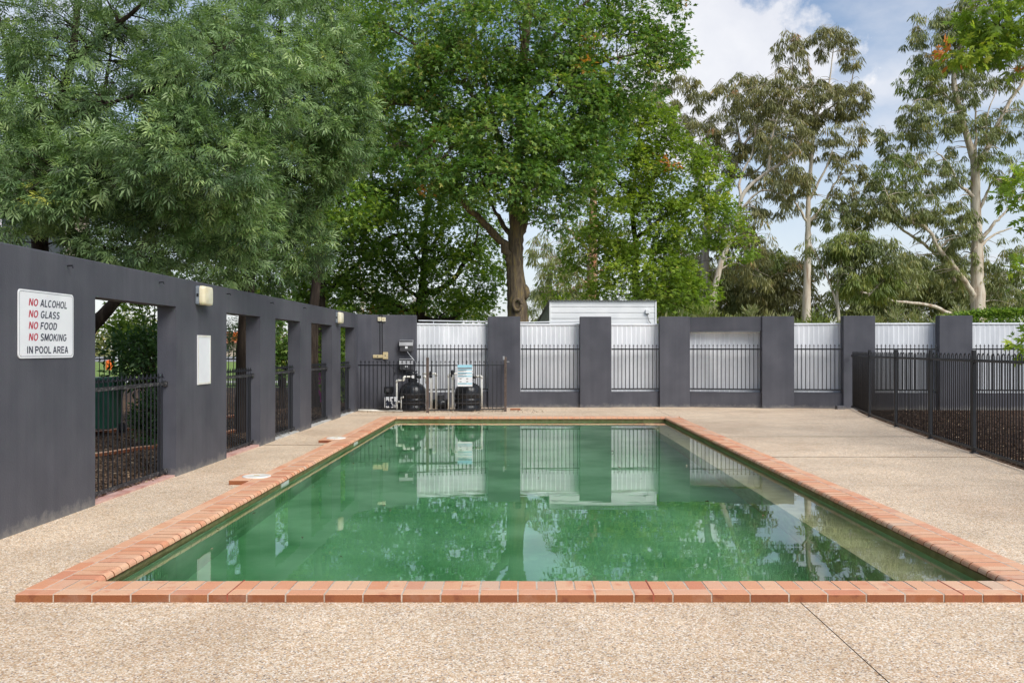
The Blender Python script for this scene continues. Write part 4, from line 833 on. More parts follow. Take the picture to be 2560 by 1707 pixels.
class Wood:
    def __init__(s): s.V = []; s.F = []; s.n = 0; s.pts = []; s.rad = []
    def limb(s, pts, r0, r1, sides=8, k=4, wob=0.0, flare=0.0, keep=True):
        q = np.array(smooth(pts, k)) if len(pts) > 1 else None; m = len(q); t = np.linspace(0, 1, m)
        if wob: q[1:-1] += rng.normal(0, wob, (m - 2, 3))
        r = r0 + (r1 - r0)*t**.8
        if flare: r = r*(1 + flare*np.exp(-t*14))
        tan = nrm(np.gradient(q, axis=0)); ref = np.where(np.abs(tan[:, 2:3]) < .9, np.array([[0, 0, 1.]]), np.array([[1., 0, 0]]))
        ref = np.repeat(ref[:1], m, 0); u = nrm(ref - tan*np.sum(ref*tan, 1, keepdims=True)); w = np.cross(tan, u)
        a = np.arange(sides)*2*math.pi/sides
        lump = 1 + (rng.uniform(-.10, .10, (m, sides)) if sides >= 8 else 0)
        v = q[:, None, :] + (r[:, None]*lump)[:, :, None]*(np.cos(a)[None, :, None]*u[:, None, :] + np.sin(a)[None, :, None]*w[:, None, :])
        s.V.append(v.reshape(-1, 3)); i = np.arange(m - 1)[:, None]*sides; j = np.arange(sides)[None, :]; j2 = (j + 1) % sides
        s.F.append(np.stack([i + j, i + j2, i + sides + j2, i + sides + j], -1).reshape(-1, 4) + s.n); s.n += m*sides
        if keep: s.pts.append(q); s.rad.append(r)
        return q
    def build(s, name, mat, parent):
        V = np.concatenate(s.V).astype(np.float32); F = np.concatenate(s.F).astype(np.int32); nf = len(F)
        me = bpy.data.meshes.new(name); me.vertices.add(len(V)); me.vertices.foreach_set('co', V.ravel()); me.loops.add(nf*4); me.loops.foreach_set('vertex_index', F.ravel())
        me.polygons.add(nf); me.polygons.foreach_set('loop_start', np.arange(0, nf*4, 4, dtype=np.int32)); me.polygons.foreach_set('loop_total', np.full(nf, 4, np.int32))
        me.polygons.foreach_set('use_smooth', np.ones(nf, bool)); me.materials.append(mat); me.update(); me.validate(); return obj(name, me, parent)
def tree(name, label, base, bmat, lmat, limbs, blobs, T, tuft=.45, per=30, size=1.0, droop=.25, upb=.7, group=None, twig=.012, shell=.45, lift=0.0, outw=.6, cone=1.0, mats2=None, cat='tree'):
    """limbs: [(points, r0, r1)], first is the trunk. blobs: [(centre, (rx,ry,rz), clusters[, material index])]"""
    t = thing(name, label, cat, base, group)
    wd = Wood()
    for i, (pts, r0, r1) in enumerate(limbs): wd.limb(pts, r0, r1, 10 if i == 0 else 8, 5, 0 if i == 0 else r0*.15, .35 if i == 0 else 0)
    allp = np.concatenate(wd.pts); allr = np.concatenate(wd.rad)
    groups = {}
    for bl in blobs:
        c, rr, n = bl[:3]; mi = bl[3] if len(bl) > 3 else 0
        c, rr = np.array(c, float), np.array(rr, float)
        d = nrm(rng.normal(size=(n, 3))); rad = rng.uniform(shell, 1.0, n)**.6
        cen = c + d*rr*rad[:, None]
        for k in range(n):
            p = cen[k]; dist = np.linalg.norm((allp - p)*np.array([1, 1, 1.15]), axis=1) + np.where(allp[:, 2] > p[2] + .3, 1.2, 0); j = int(np.argmin(dist)); s_ = allp[j]
            L = np.linalg.norm(p - s_)
            if L > .15 and rng.random() < .85:
                mid = (s_ + p)/2 + rng.normal(0, .08*L, 3) + np.array([0, 0, .10*L]); r0 = min(allr[j]*.5, twig*(1 + L*.9))
                q = wd.limb([s_, mid, p], r0, twig*.4, 4 if L < 2 else 5, 3, 0, 0, L > 1.2)
                if L > 1.2: allp = np.concatenate([allp, q[2:]]); allr = np.concatenate([allr, np.full(len(q) - 2, twig*.8)])
        m_ = int(n*per); ci = rng.integers(0, n, m_); own = rng.normal(size=(m_, 3))
        outd = nrm((cen - c)/rr)[ci]
        dd = nrm(nrm(own) + outd*outw + np.array([0, 0, -droop]))
        ts = tuft*rng.uniform(.7, 1.25, n)[ci]
        pos = cen[ci] + dd*np.array([1, 1, .75])*(ts*rng.uniform(.12, 1.0, m_)**.7)[:, None]
        up = nrm(rng.normal(size=(m_, 3))*.55 + np.array([0, 0, upb]) + outd*.35)
        sc = size*rng.uniform(.5, 1.3, m_)*rng.uniform(.8, 1.2, n)[ci]
        crn = rng.random(n)[ci]; rn = np.clip(.32*rng.random(m_) + .62*crn + .08*rng.normal(size=m_), 0, .95)
        rare = rng.random(n)[ci] > .994; rn = np.where(rare & (rng.random(m_) < .7), 1.0, rn)
        groups.setdefault(mi, []).append((T, pos, dd, up, sc, rn))
    wd.build('trunk', bmat, t)
    for mi, ps in groups.items(): leaves('crown', ps, lmat if mi == 0 else mats2[mi - 1], t)
    return t
def A(*p): return tuple(at(*p))
def bl(px, py, D, rx, ry, n, rd=None, mi=0):             # crown blob given by its middle and half sizes in survey pixels
    k = D/FPX; return (A(px, py, D), (rx*k, (rd if rd else (rx + ry)/2)*k if rd is None else rd, ry*k), n, mi)

# ---- ash trees beyond the left wall
def limbs_px(D, *ls):
    out = []
    for pts, r0, r1 in ls: out.append(([A(p[0], p[1], D + (p[2] if len(p) > 2 else 0)) for p in pts], r0, r1))
    return out
g = A(100, 0, 13.2)
tree('ash_tree', 'leafy ash tree with narrow pale-backed leaves overhanging the left wall', (g[0], g[1], 0), B_ash, L_ash,
     [([(g[0]+.05, 13.2, -.05), (g[0]+.02, 13.2, 1.6), A(100, 617, 13.2), A(94, 558, 13.2), A(100, 440, 13.3), A(135, 300, 13.4), A(180, 150, 13.4), A(200, -60, 13.4), A(230, -300, 13.3)], .15, .03)] +
     limbs_px(13.2, ([(94, 558), (66, 540, .1), (50, 470, .3), (36, 357, .4), (20, 150, .5), (-30, -100, .5)], .09, .02), ([(98, 570), (137, 539, -.3), (230, 450, -.8), (330, 380, -1.2), (430, 330, -1.5)], .08, .015),
              ([(135, 300), (240, 270, -.3), (330, 240, -.8), (430, 200, -1.2), (560, 120, -1.4)], .042, .01), ([(180, 150), (300, 60, -.4), (420, -60, -.6)], .06, .015), ([(150, 260), (235, 286, .2), (270, 180, .5), (290, 20, .8)], .05, .012)),
     [bl(150, 290, 12.6, 130, 80, 55, .6), bl(480, 400, 12.2, 190, 130, 150, .9), bl(300, 430, 12.5, 150, 120, 90, .8), bl(560, 200, 12.6, 210, 150, 150, 1.0), bl(230, 130, 13.4, 200, 130, 95, 1.0), bl(70, 200, 14.0, 110, 160, 40, .8), bl(60, 420, 12.4, 95, 90, 42, .5),
      bl(120, 500, 12.2, 130, 60, 42, .5), bl(420, -60, 13, 380, 120, 90, 1.2), bl(330, 600, 12.7, 150, 70, 60, .7), bl(560, 560, 13.2, 130, 80, 60, .7), bl(20, 20, 14, 120, 120, 30, .8), bl(15, 580, 12.3, 60, 40, 9, .3)],
     T_ash, tuft=.23, per=33, size=.95, droop=.45, upb=.8, outw=.5, twig=.009, group='ash trees beyond the left wall')
g = A(612, 0, 17.2)
tree('ash_tree', 'second ash tree with silvery green foliage left of the great oak', (g[0], g[1], 0), B_ash, L_ash,
     [([(g[0], 17.2, -.05), (g[0], 17.2, 1.8), A(628, 640, 17.2), A(640, 520, 17.3), A(650, 400, 17.4), A(670, 250, 17.4), A(700, 80, 17.4), A(720, -150, 17.4)], .16, .03)] +
     limbs_px(17.2, ([(645, 560), (600, 480, -.3), (540, 400, -.7)], .07, .015), ([(645, 500), (740, 420, -.3), (830, 330, -.6)], .07, .012), ([(655, 380), (770, 260, -.3), (870, 170, -.5)], .06, .012), ([(670, 250), (600, 140, -.4), (560, 20, -.6)], .05, .012)),
     [bl(800, 240, 16.6, 125, 150, 130, .9), bl(720, 420, 16.8, 130, 110, 110, .9), bl(690, 80, 17.0, 210, 130, 120, 1.0), bl(640, 560, 17.2, 120, 90, 80, .8), bl(760, 610, 17.6, 70, 70, 30, .6), bl(850, 330, 16.8, 75, 90, 50, .6), bl(560, 300, 17.4, 150, 120, 60, .8), bl(700, -120, 17.2, 260, 110, 55, 1.0)],
     T_ash, tuft=.30, per=31, size=1.15, droop=.4, upb=.8, outw=.5, twig=.009, group='ash trees beyond the left wall')
g = A(175, 0, 15.2)
tree('ash_tree', 'dark leaning ash trunk behind the nearest opening of the left wall', (g[0] - .6, g[1], 0), B_ash, L_ash,
     [([(g[0] - .75, 15.2, -.05), A(205, 850, 15.2), A(255, 790, 15.2), A(300, 735, 15.2), A(360, 620, 15.2), A(420, 480, 15.3), A(470, 300, 15.5)], .15, .04), ([A(300, 735, 15.2), A(182, 590, 15.4), A(200, 430, 15.6)], .09, .03)],
     [bl(330, 520, 16.5, 240, 150, 55, 1.2), bl(480, 640, 16.2, 190, 70, 60, .8), bl(240, 330, 17, 260, 160, 40, 1.2), bl(560, 430, 17, 170, 190, 40, 1.2), bl(200, 640, 16.8, 120, 60, 18, .6), bl(610, 690, 18.0, 90, 40, 30, .5), bl(600, 830, 19.5, 50, 50, 16, .4), bl(540, 780, 19, 60, 70, 18, .4)],
     T_ash, tuft=.36, per=13, size=1.4, droop=.35, upb=.7, twig=.011, group='ash trees beyond the left wall')

# ---- oaks
D = 26.5; g = A(1294, 0, D)
tree('oak_tree', 'great oak with thick lichen-stained trunk rising behind the back wall', (g[0], D, 0), B_oak, L_oak,
     [([(g[0], D, -.05), A(1295, 860, D), A(1294, 799, D), A(1290, 720, D), A(1288, 665, D), A(1289, 620, D), A(1291, 567, D), A(1286, 489, D), A(1291, 444, D), A(1298, 360, D), A(1305, 200, D), A(1318, 40, D), A(1330, -200, D)], .36, .10)] +
     limbs_px(D, ([(1285, 668), (1267, 624, -.1), (1217, 567, -.5), (1175, 525, -.8), (1150, 497, -1.1), (1110, 430, -1.4), (1060, 380, -1.8)], .16, .03), ([(1292, 600), (1309, 564, .1), (1315, 477, .3), (1340, 380, .5), (1400, 280, .4), (1450, 150, .2)], .15, .04),
              ([(1287, 610), (1255, 555, .3), (1235, 520, .5), (1200, 440, .8)], .10, .03), ([(1290, 450), (1220, 293, -.3), (1173, 225, -.6), (1100, 90, -.8)], .12, .03), ([(1294, 420), (1240, 330, .3), (1189, 94, .4), (1150, -60, .4)], .11, .03),
              ([(1300, 330), (1400, 210, -.5), (1520, 150, -.9), (1640, 130, -1.1)], .10, .02), ([(1292, 445), (1390, 400, -.7), (1480, 340, -1.2)], .09, .02), ([(1300, 300), (1320, 200, -1.0), (1300, 80, -1.6)], .09, .02), ([(1310, 180), (1430, 40, .3), (1540, -60, .4)], .09, .02),
              ([(1220, 293), (1090, 270, -.4), (990, 260, -.5)], .08, .02), ([(1173, 225), (1060, 130, 0), (960, 60, .2)], .07, .02), ([(1300, 380), (1350, 420, -1.2), (1330, 430, -1.8)], .06, .015), ([(1286, 480), (1240, 470, -1.0), (1190, 470, -1.6)], .06, .015)),
     [bl(1290, 90, 25.0, 230, 110, 230, 1.2), bl(1150, 200, 25.2, 150, 120, 170, 1.1), bl(1400, 250, 25.2, 150, 130, 200, 1.1), bl(1280, 340, 24.6, 140, 100, 170, 1.0), bl(1130, 400, 24.8, 120, 85, 120, 1.0), bl(1240, 450, 24.4, 150, 55, 110, .8), bl(1420, 400, 25.4, 110, 85, 120, .9),
      bl(1540, 150, 25.6, 150, 130, 170, 1.1), bl(1660, 120, 25.4, 75, 45, 40, .5), bl(1600, 20, 26, 120, 70, 80, .8), bl(1000, 120, 26, 170, 140, 170, 1.2), bl(1010, 300, 26, 120, 120, 120, 1.0), bl(1490, 330, 25.8, 80, 110, 80, .8), bl(1300, -90, 26, 420, 130, 210, 1.6), bl(1300, 250, 27.6, 320, 230, 190, 1.0), bl(1330, 500, 25.2, 70, 45, 30, .5), bl(1400, 510, 26.4, 60, 70, 34, .6)],
     T_oak, tuft=.36, per=25, size=1.0, droop=.25, upb=.8, outw=.5, twig=.013, group='oak trees')
oak = [o for o in S.objects if o.name.startswith('oak_tree')][-1]
kc = at(1293, 762, 26.5 - .33); kn = MB()
for r_, y_, n_ in (): pass
ring = [(kc.x + .12*math.cos(t)*(1+.06*math.sin(3*t)), kc.y - .015, kc.z + .16*math.sin(t)) for t in [2*math.pi*i/18 for i in range(19)]]
kn.tube(ring, .048, 8); kn.lathe([(.02, 0), (.02, .01)], 0, 0, 4); kn.v = kn.v[:-8]; kn.f = [f_ for f_ in kn.f if max(f_) < len(kn.v)]; kn.m = [0]*len(kn.f)
kn.add([(kc.x + .10*math.cos(2*math.pi*i/14), kc.y + .02, kc.z + .14*math.sin(2*math.pi*i/14)) for i in range(14)], [tuple(range(14))])
kn.build('knot', B_oak, oak, True)
bur = MB(); c2 = at(1316, 730, 26.5 - .05); bur.lathe([(.02, c2.z - .25), (.09, c2.z - .15), (.13, c2.z - .02), (.10, c2.z + .12), (.03, c2.z + .22)], c2.x - .02, c2.y, 12); bur.build('burl', B_oak, oak, True)
D = 31.0; g = A(797, 0, D)
tree('oak_tree', 'dark-trunked oak between the ash and the great oak', (g[0], D, 0), B_ash, L_oakdark,
     [([(g[0], D, -.05), A(796, 745, D), A(799, 628, D), A(807, 550, D), A(818, 512, D), A(850, 467, D), A(882, 432, D), A(930, 330, D), A(960, 200, D)], .27, .06)] +
     limbs_px(D, ([(807, 540), (807, 488, .2), (815, 435, .3), (830, 330, .5), (860, 150, .6)], .17, .05), ([(835, 505), (914, 486, -.3), (984, 475, -.6), (1060, 470, -.8)], .11, .03), ([(882, 432), (960, 390, -.4), (1030, 340, -.7)], .09, .02), ([(830, 330), (900, 200, -.3), (960, 100, -.4)], .08, .02), ([(930, 330), (1000, 220, .3), (1040, 120, .5)], .07, .02)),
     [bl(960, 420, 30, 110, 70, 80, 1.0), bl(900, 280, 30.5, 110, 120, 120, 1.2), bl(980, 160, 31, 140, 120, 120, 1.3), bl(850, 90, 31.5, 130, 120, 110, 1.2), bl(1040, 510, 30.3, 110, 50, 55, .8), bl(790, 560, 31.5, 80, 60, 40, .8), bl(880, 590, 31.5, 90, 50, 36, .8), bl(800, 690, 31.5, 90, 60, 55, .9), bl(900, -40, 31, 200, 90, 80, 1.2), bl(1120, 330, 30.8, 100, 90, 60, 1.0), bl(760, 450, 32, 100, 120, 70, 1.0), bl(900, 520, 31.6, 90, 60, 60, .8), bl(700, 690, 31.5, 130, 60, 60, .9), bl(590, 700, 31.5, 90, 60, 36, .8), bl(860, 650, 31.8, 90, 60, 50, .8), bl(930, 350, 31.5, 90, 90, 60, 1.0)],
     T_oak, tuft=.44, per=26, size=1.1, droop=.2, upb=.7, group='oak trees', twig=.016)
D = 33.5; g = A(1048, 0, D)
tree('oak_tree', 'low spreading oak in shade behind the pool filter bay', (g[0], D, 0), B_ash, L_oakdark,
     [([(g[0], D, -.05), A(1048, 797, D), A(1056, 721, D), A(1060, 660, D), A(1064, 580, D), A(1070, 480, D)], .26, .05)] +
     limbs_px(D, ([(1050, 790), (1043, 780, -.1), (995, 767, -.4), (936, 745, -.8), (900, 725, -1.0)], .11, .03), ([(1052, 745), (1013, 721, -.3), (997, 695, -.5), (970, 660, -.8)], .09, .02), ([(1056, 735), (1118, 716, -.2), (1161, 657, -.4), (1182, 622, -.6), (1200, 560, -.7)], .14, .03), ([(1052, 800), (1118, 802, -.3), (1161, 775, -.5), (1190, 745, -.6)], .13, .03),
              ([(760, 760), (831, 713, .4), (893, 662, .3), (957, 603, .1), (1003, 585, 0), (1048, 587, -.1)], .12, .05), ([(1060, 670), (1020, 620, -.3), (985, 560, -.5)], .09, .02), ([(1062, 640), (1110, 570, .3), (1140, 520, .3)], .09, .02), ([(1058, 700), (1090, 650, -.6), (1110, 600, -.9)], .07, .02)),
     [bl(1050, 640, 32.6, 110, 60, 80, 1.0), bl(950, 690, 32.6, 110, 60, 70, .9), bl(1160, 690, 32.6, 90, 75, 75, .9), bl(1140, 580, 33, 100, 70, 75, 1.0), bl(960, 570, 33.4, 100, 60, 60, 1.0), bl(1080, 520, 33.4, 140, 50, 60, 1.0), bl(1010, 735, 32.4, 70, 35, 24, .6), bl(1150, 760, 32.8, 80, 30, 24, .6), bl(870, 740, 33.6, 90, 45, 36, .8), bl(1225, 640, 34, 50, 120, 40, .8), bl(1010, 780, 36, 200, 30, 60, .8), bl(900, 775, 35, 120, 35, 50, .8), bl(1140, 775, 35, 110, 35, 50, .8), bl(760, 740, 35, 130, 50, 60, .8)],
     T_oak, tuft=.44, per=26, size=1.12, droop=.15, upb=.7, group='oak trees', twig=.018)
D = 31.5; g = A(1590, 0, D)
tree('oak_tree', 'bright yellow-green oak behind the white shed', (g[0], D, 0), B_ash, L_oaklit,
     [([(g[0], D, -.05), A(1592, 760, D), A(1588, 690, D), A(1590, 620, D), A(1580, 520, D), A(1590, 420, D), A(1600, 320, D)], .19, .04)] +
     limbs_px(D, ([(1590, 700), (1622, 660, -.2), (1630, 620, -.3), (1660, 595, -.5)], .09, .03), ([(1585, 600), (1680, 530, -.4), (1740, 500, -.8), (1790, 500, -1.0)], .08, .02), ([(1588, 640), (1540, 610, -.4), (1470, 640, -.9)], .08, .015), ([(1582, 530), (1640, 440, .2), (1690, 380, .3)], .08, .02), ([(1582, 500), (1530, 430, -.3), (1510, 380, -.5)], .07, .02), ([(1590, 420), (1560, 330, .2), (1570, 260, .3)], .06, .02)),
     [bl(1600, 330, 31, 100, 80, 100, 1.0), bl(1560, 440, 30.5, 110, 80, 110, 1.0), bl(1680, 430, 30.6, 110, 90, 120, 1.0), bl(1590, 560, 30.2, 130, 80, 120, 1.0), bl(1720, 560, 30.2, 100, 65, 75, .8), bl(1790, 545, 30, 70, 50, 36, .6), bl(1620, 690, 30, 140, 65, 120, .9), bl(1700, 740, 29.8, 95, 50, 75, .8), bl(1500, 620, 30.6, 90, 55, 50, .7), bl(1550, 740, 30.6, 90, 45, 40, .6), bl(1780, 440, 30.8, 50, 60, 24, .6), bl(1840, 620, 30, 45, 40, 14, .5), bl(1590, 280, 31, 60, 40, 26, .6), bl(1440, 720, 31, 70, 60, 24, .6)],
     T_oak, tuft=.38, per=26, size=1.08, droop=.15, upb=.8, group='oak trees', twig=.014)
g = (10.3, 13.6, 0)
tree('oak_tree', 'bright green branches reaching in at the right edge of the picture', g, B_ash, L_oaklit,
     [([(10.3, 13.6, -.05), (10.2, 13.6, 2), (10.0, 13.6, 4), (9.8, 13.6, 6), (9.6, 13.6, 8.5)], .17, .04), ([(10.0, 13.6, 4.6), (9.2, 13.5, 5.6), (8.4, 13.5, 6.4), A(2500, 70, 13.4)], .05, .01), ([(10.1, 13.6, 3.0), (9.1, 13.6, 3.7), (8.3, 13.6, 3.9), A(2555, 480, 13.5)], .05, .01), ([(10.1, 13.6, 2.2), (9.2, 13.5, 2.6), A(2565, 690, 13.5)], .035, .008), ([(10.15, 13.6, 1.4), (9.0, 13.0, 1.7), A(2570, 872, 13.0)], .025, .006), ([(9.8, 13.6, 6), (9, 13.6, 7), A(2520, 0, 13.6)], .05, .01)],
     [bl(2510, 40, 13.5, 90, 55, 26, .5), bl(2450, 95, 13.4, 60, 40, 10, .4), bl(2420, 130, 13.4, 30, 18, 4, .2), bl(2550, 120, 13.6, 50, 60, 12, .4), bl(2580, 490, 13.5, 45, 65, 12, .4), bl(2585, 690, 13.5, 35, 26, 6, .3), bl(2586, 868, 13.0, 16, 16, 5, .12), ((10.2, 13.7, 6.5), (1.0, 1.0, 1.4), 14), ((10.8, 13.9, 4.5), (1.1, 1.1, 1.2), 14)],
     T_oak5, tuft=.30, per=22, size=.95, droop=.35, upb=.8, group='oak trees', twig=.008)

# ---- gums on the right
K = dict(T=T_gum, droop=2.0, upb=.1, outw=.25, group='gum trees beyond the back wall', cat='gum tree')
D = 42.0; g = A(1481, 0, D)
tree('gum_tree', 'gum with peeling orange-brown bark above the white shed', (g[0], D, 0), B_gumred, L_gum,
     [([(g[0], D, -.05), A(1481, 752, D), A(1482, 620, D), A(1484, 480, D), A(1490, 300, D)], .36, .10)] + limbs_px(D, ([(1484, 690), (1530, 660, .3), (1570, 640, .5)], .09, .03), ([(1482, 640), (1440, 590, .3), (1400, 560, .5)], .09, .02), ([(1483, 720), (1440, 690, -.3), (1400, 680, -.5)], .06, .015), ([(1484, 500), (1430, 440, .3)], .08, .02)),
     [bl(1400, 690, 42, 70, 60, 44, 1.2), bl(1380, 620, 42, 60, 60, 30, 1.2), bl(1430, 540, 42.5, 60, 70, 30, 1.2), bl(1420, 740, 42, 70, 30, 24, 1.0), bl(1540, 600, 42.5, 60, 60, 22, 1.0), bl(1560, 230, 44, 130, 90, 20, 1.5)], tuft=.6, per=50, size=1.5, twig=.02, **K)
D = 50.0; g = A(1760, 0, D)
tree('gum_tree', 'grey-trunked gum behind the bright oak', (g[0], D, 0), B_gumgrey, L_gumbrown,
     [([(g[0], D, -.05), A(1758, 780, D), A(1760, 703, D), A(1766, 582, D), A(1775, 530, D), A(1788, 490, D), A(1825, 440, D), A(1850, 380, D), A(1840, 300, D)], .34, .06)] + limbs_px(D, ([(1825, 445), (1880, 434, -.4), (1920, 400, -.7)], .12, .03), ([(1768, 590), (1800, 575, -.3), (1830, 570, -.5)], .08, .02), ([(1770, 550), (1740, 430, .3), (1720, 330, .5), (1690, 260, .6)], .13, .03), ([(1850, 380), (1900, 300, .4), (1930, 240, .5)], .09, .02)),
     [bl(1690, 240, 51, 85, 65, 90, 1.6), bl(1740, 330, 50, 60, 60, 40, 1.3), bl(1850, 310, 50, 90, 60, 80, 1.5), bl(1840, 220, 50, 60, 50, 50, 1.2), bl(1890, 400, 49.5, 80, 60, 60, 1.3), bl(1840, 600, 49.5, 60, 80, 60, 1.2), bl(1880, 650, 49.5, 50, 50, 30, 1.0), bl(1780, 400, 50, 60, 40, 30, 1.0), bl(1720, 640, 51, 70, 90, 40, 1.2), bl(1660, 660, 52, 80, 60, 36, 1.2)], tuft=.62, per=54, size=1.65, twig=.022, **K)
D = 43.0; g = A(1776, 0, D)
tree('gum_tree', 'slanting pale gum leaning right behind the charcoal beam', (g[0] - .2, D, 0), B_gum, L_gumbrown,
     [([(g[0] - .25, D, -.05), A(1770, 790, D), A(1777, 764, D), A(1790, 708, D), A(1803, 655, D), A(1825, 601, D), A(1845, 545, D), A(1854, 494, D), A(1881, 459, D), A(1921, 429, D), A(1961, 402, D), A(2000, 360, D)], .20, .05)] + limbs_px(D, ([(1825, 601), (1860, 588, -.2), (1885, 590, -.3)], .07, .02), ([(1854, 494), (1850, 450, .3), (1880, 380, .5), (1890, 320, .6)], .09, .02), ([(1848, 530), (1900, 478, -.3), (1950, 485, -.5), (1990, 505, -.6)], .07, .015), ([(1921, 429), (1930, 340, .3), (1960, 250, .4)], .09, .02)),
     [bl(1960, 230, 44, 90, 60, 60, 1.3), bl(1900, 240, 44, 80, 60, 60, 1.3), bl(1960, 340, 43, 70, 60, 56, 1.2), bl(1980, 440, 42.5, 70, 45, 50, 1.0), bl(1890, 560, 42.8, 45, 60, 40, .8), bl(1900, 660, 43, 40, 50, 22, .8), bl(1930, 500, 43, 60, 30, 20, .8)], tuft=.56, per=54, size=1.5, twig=.02, **K)
D = 45.0; g = A(2017, 0, D)
tree('gum_tree', 'tall gum with straight cream trunk between the last two visible bays', (g[0], D, 0), B_gum, L_gumbrown,
     [([(g[0], D, -.05), A(2016, 786, D), A(2018, 695, D), A(2020, 600, D), A(2020, 545, D), A(2022, 480, D), A(2030, 380, D), A(2035, 280, D), A(2020, 150, D)], .24, .05)] + limbs_px(D, ([(2020, 560), (2000, 525, -.2), (1986, 502, -.4), (1975, 470, -.5)], .08, .02), ([(2021, 555), (2058, 515, .2), (2080, 470, .3), (2102, 435, .4), (2120, 380, .5)], .10, .02), ([(2022, 500), (2060, 430, -.3), (2090, 350, -.5)], .09, .02), ([(2030, 400), (1990, 330, .3), (1975, 250, .4), (1985, 120, .5)], .09, .02), ([(2034, 300), (2070, 220, -.2), (2085, 110, -.2)], .08, .02), ([(2034, 300), (2120, 230, .3), (2135, 150, .3)], .06, .015)),
     [bl(1975, 130, 45, 45, 65, 36, .8), bl(2070, 95, 45, 55, 45, 40, .8), bl(2125, 125, 45, 28, 45, 18, .5), bl(2040, 240, 45, 90, 60, 85, 1.3), bl(2120, 240, 45, 60, 50, 45, 1.0), bl(1990, 320, 45, 70, 60, 50, 1.2), bl(2080, 330, 45, 90, 60, 65, 1.2), bl(2120, 430, 45, 50, 70, 36, 1.0), bl(2090, 520, 45, 70, 50, 40, 1.0, 1), bl(2150, 510, 46, 45, 60, 30, 1.0, 1), bl(1990, 470, 45, 40, 50, 18, .8)], tuft=.54, per=54, size=1.5, twig=.018, mats2=[L_gum], **K)
D = 46.0; g = A(2445, 0, D)
tree('gum_tree', 'huge gum with broad cream trunk and spreading limbs at the right', (g[0], D, 0), B_gum, L_gum,
     [([(g[0], D, -.05), A(2445, 781, D), A(2443, 690, D), A(2442, 604, D), A(2439, 492, D), A(2437, 414, D), A(2426, 370, D), A(2398, 270, D), A(2385, 180, D), A(2420, 60, D)], .42, .08)] +
     limbs_px(D, ([(2438, 420), (2464, 380, .2), (2500, 300, .4), (2550, 215, .5), (2600, 140, .6)], .20, .05), ([(2436, 755), (2426, 725, -.3), (2389, 672, -.8), (2349, 624, -1.2), (2318, 573, -1.5), (2276, 554, -1.7), (2234, 526, -1.9), (2215, 480, -2)], .17, .03), ([(2395, 720, .6), (2360, 660, .4), (2321, 618, .2), (2260, 576, 0), (2217, 545, -.2), (2180, 540, -.3)], .13, .03),
              ([(2439, 500), (2419, 478, -.2), (2397, 461, -.4), (2372, 411, -.6), (2340, 380, -.8)], .12, .03), ([(2442, 530), (2456, 509, -.2), (2467, 484, -.3), (2484, 453, -.4), (2530, 445, -.4)], .11, .03), ([(2443, 615), (2456, 596, -.3), (2484, 560, -.5), (2512, 531, -.6), (2570, 480, -.7)], .14, .03), ([(2443, 625), (2480, 590, .4), (2530, 570, .6)], .10, .03),
              ([(2437, 414), (2440, 340, .5), (2437, 240, .7)], .11, .03), ([(2398, 270), (2350, 220, .3), (2330, 140, .4)], .08, .02), ([(2385, 180), (2440, 110, .4), (2480, 20, .5)], .08, .02), ([(2470, 370), (2466, 300, -.4), (2490, 230, -.5)], .08, .02),
              ([(2420, 800, -1), (2383, 787, -1), (2327, 764, -1.1), (2248, 753, -1.3), (2175, 736, -1.4), (2135, 722, -1.4)], .13, .03)),
     [bl(2340, 90, 46, 80, 80, 90, 1.3), bl(2440, 40, 46, 90, 60, 90, 1.3), bl(2300, 190, 46, 60, 50, 45, 1.0, 1), bl(2400, 200, 46, 80, 70, 80, 1.3), bl(2490, 160, 46.5, 80, 60, 60, 1.2), bl(2330, 290, 45.5, 90, 60, 80, 1.2), bl(2420, 330, 46, 70, 60, 50, 1.2), bl(2510, 300, 46.5, 70, 60, 50, 1.2), bl(2260, 340, 46, 70, 60, 50, 1.1), bl(2240, 430, 45, 70, 60, 60, 1.1, 1), bl(2330, 430, 45, 80, 50, 60, 1.1), bl(2280, 500, 44.6, 80, 50, 65, 1.0), bl(2200, 490, 44.6, 60, 60, 45, 1.0), bl(2370, 560, 45, 80, 60, 60, 1.1), bl(2480, 430, 46, 60, 60, 36, 1.1, 1), bl(2550, 430, 46, 50, 70, 32, 1.0), bl(2510, 640, 46.5, 70, 60, 50, 1.1), bl(2420, 640, 46.5, 60, 70, 44, 1.1), bl(2330, 650, 45.6, 90, 50, 55, 1.1), bl(2490, 730, 46.5, 60, 50, 40, 1.0), bl(2400, 540, 45, 40, 60, 26, .8), bl(2470, -60, 46, 150, 60, 60, 1.5)],
     tuft=.58, per=54, size=1.5, twig=.02, mats2=[L_gumgreen], **K)
D = 36.0; g = A(2097, 0, D)
tree('gum_tree', 'young olive-green gum with two thin pale stems before the big gum', (g[0], D, 0), B_gum, L_gum,
     [([(g[0], D, -.05), A(2097, 803, D), A(2093, 742, D), A(2098, 674, D), A(2108, 640, D), A(2124, 612, D)], .085, .02)] + limbs_px(D, ([(2094, 770), (2075, 710, .1), (2052, 660, .2), (2030, 620, .2)], .055, .015), ([(2150, 770, .3), (2160, 710, .2), (2190, 670, .1), (2236, 610, 0)], .05, .012), ([(2152, 760, .2), (2200, 710, .1), (2230, 690, 0)], .04, .01)),
     [bl(2130, 600, 36, 60, 40, 60, .7, 1), bl(2200, 630, 36, 80, 50, 75, .8), bl(2170, 690, 36, 80, 50, 70, .8, 1), bl(2250, 680, 36.5, 60, 50, 45, .7), bl(2090, 650, 36.4, 50, 50, 36, .6), bl(2060, 600, 36.5, 50, 40, 18, .6)], tuft=.55, per=60, size=1.3, twig=.012, mats2=[L_gumgreen], **K)
